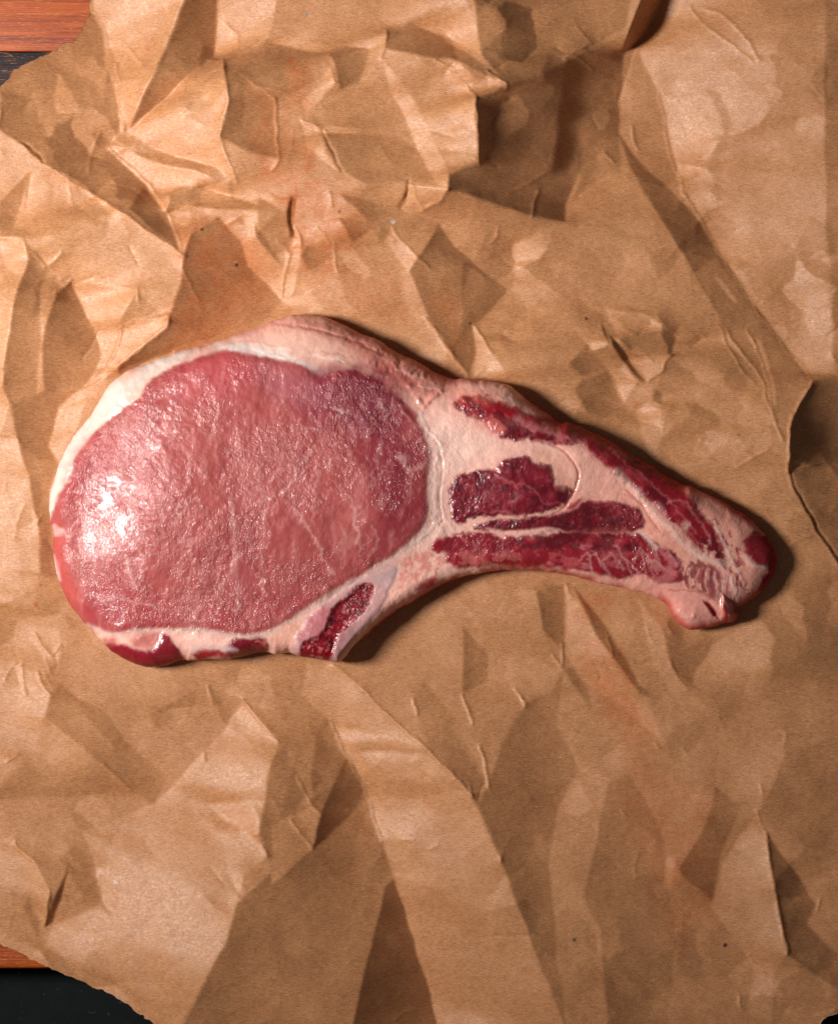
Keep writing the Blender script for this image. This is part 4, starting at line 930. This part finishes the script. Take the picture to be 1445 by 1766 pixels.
MM = {
 'loin_muscle': mat_meat('wet_loin', .38, .42, .34, 740, (1.6, .95), 0.15, spec=.45, gloss_mm=.03),
 'fat_cap': mat_meat('smooth_fat', .28, .45, .10, 500, gloss_mm=.02, sss=.45),
 'fat_seam': mat_meat('moist_fat', .27, .7, .26, 620, gloss_mm=.045, sss=.45),
 'lean': mat_meat('dark_lean', .32, .6, .30, 760, gloss_mm=.09, spec=.8),
 'bone': mat_meat('sawn_bone', .40, .2, .20, 900, (3, 1), 0.8, gloss_mm=.08),
 'marrow': mat_meat('wet_marrow', .28, .5, .5, 900),
}
mm = {'loin_muscle': 'loin_muscle', 'fat_cap': 'fat_cap', 'fat_seam': 'fat_seam', 'rib_bone': 'bone', 'marrow': 'marrow', 'rib_marrow': 'marrow', 'fat_flap': 'fat_cap'}
objs = {}
for i, nme in enumerate(PARTS):
    sel = ptri == i
    if sel.sum() < 10: continue
    par = objs['rib_bone'] if nme == 'marrow' else chop
    tt = t2[sel]; cc_ = components(tt, len(allco))
    ids_, n_ = np.unique(cc_, return_counts=True)
    for k_ in ids_[np.argsort(-n_)]:
        ob = build(nme, allco, tt[cc_ == k_], MM[mm.get(nme, 'lean')], par, np.concatenate([c2, cb]), {'wet': np.concatenate([w2[:, 0], np.full(off, .3)]), 'gloss': np.concatenate([w2[:, 1], np.full(off, .06)])}, NRM)
        objs.setdefault(nme, ob)
build('underside', allco, tbf, MM['fat_cap'], chop, np.concatenate([c2, cb]), {'wet': np.full(len(allco), .3), 'gloss': np.full(len(allco), .06)}, NRM)

# ------------------------------------------------------------------ wooden board and dark table
board_top = zmin * S - 0.0006
print('board top', board_top)
def plank(name, x0, x1, y0, y1, ztop, th, mat, parent, bev=0.0012):
    import bmesh
    bm = bmesh.new(); bmesh.ops.create_cube(bm, size=1)
    for v in bm.verts:
        v.co.x = (x0 + x1) / 2 + v.co.x * (x1 - x0); v.co.y = (y0 + y1) / 2 + v.co.y * (y1 - y0); v.co.z = ztop - th / 2 + v.co.z * th
    bmesh.ops.bevel(bm, geom=bm.edges[:], offset=bev, segments=3, affect='EDGES', profile=0.6)
    for f in bm.faces: f.smooth = True
    me = bpy.data.meshes.new(name); bm.to_mesh(me); bm.free(); me.materials.append(mat)
    o = bpy.data.objects.new(name, me); C.objects.link(o); o.parent = parent
    return o
board = thing('chopping_board', 'orange-red wooden chopping board with a dark strip, almost hidden under the paper', 'chopping board')
W1 = mat_wood('red_wood', lin((104, 34, 8)), lin((160, 68, 16)), lin((196, 98, 30)))
W2 = mat_wood('dark_wood', lin((22, 10, 16)), lin((42, 22, 28)), lin((70, 38, 34)))
kb = 1 - board_top / CAM_H
def by(v): return (CY - v) * S * kb
xs0, xs1 = -0.185, 0.165
edges = [(-140, 87.5, W1), (88.5, 330, W2), (331, 700, W1), (701, 1010, W1), (1011, 1330, W1), (1331, 1672, W1)]
for k, (a, b, m) in enumerate(edges):
    o = plank('plank', xs0, xs1, by(b), by(a), board_top, 0.018, m, board, 0.0004 if k < 5 else 0.0022)
    if m is W2: o['label'] = 'dark purplish-brown strip of the board'
import bmesh
bm = bmesh.new()
r = 1.2; zt = board_top - 0.0182
vs = [bm.verts.new((x_, y_, zt)) for x_, y_ in ((-r, -r), (r, -r), (r, r), (-r, r))]; bm.faces.new(vs)
me = bpy.data.meshes.new('table_top'); bm.to_mesh(me); bm.free(); me.materials.append(mat_stone())
o = bpy.data.objects.new('table_top', me); C.objects.link(o); o['kind'] = 'structure'
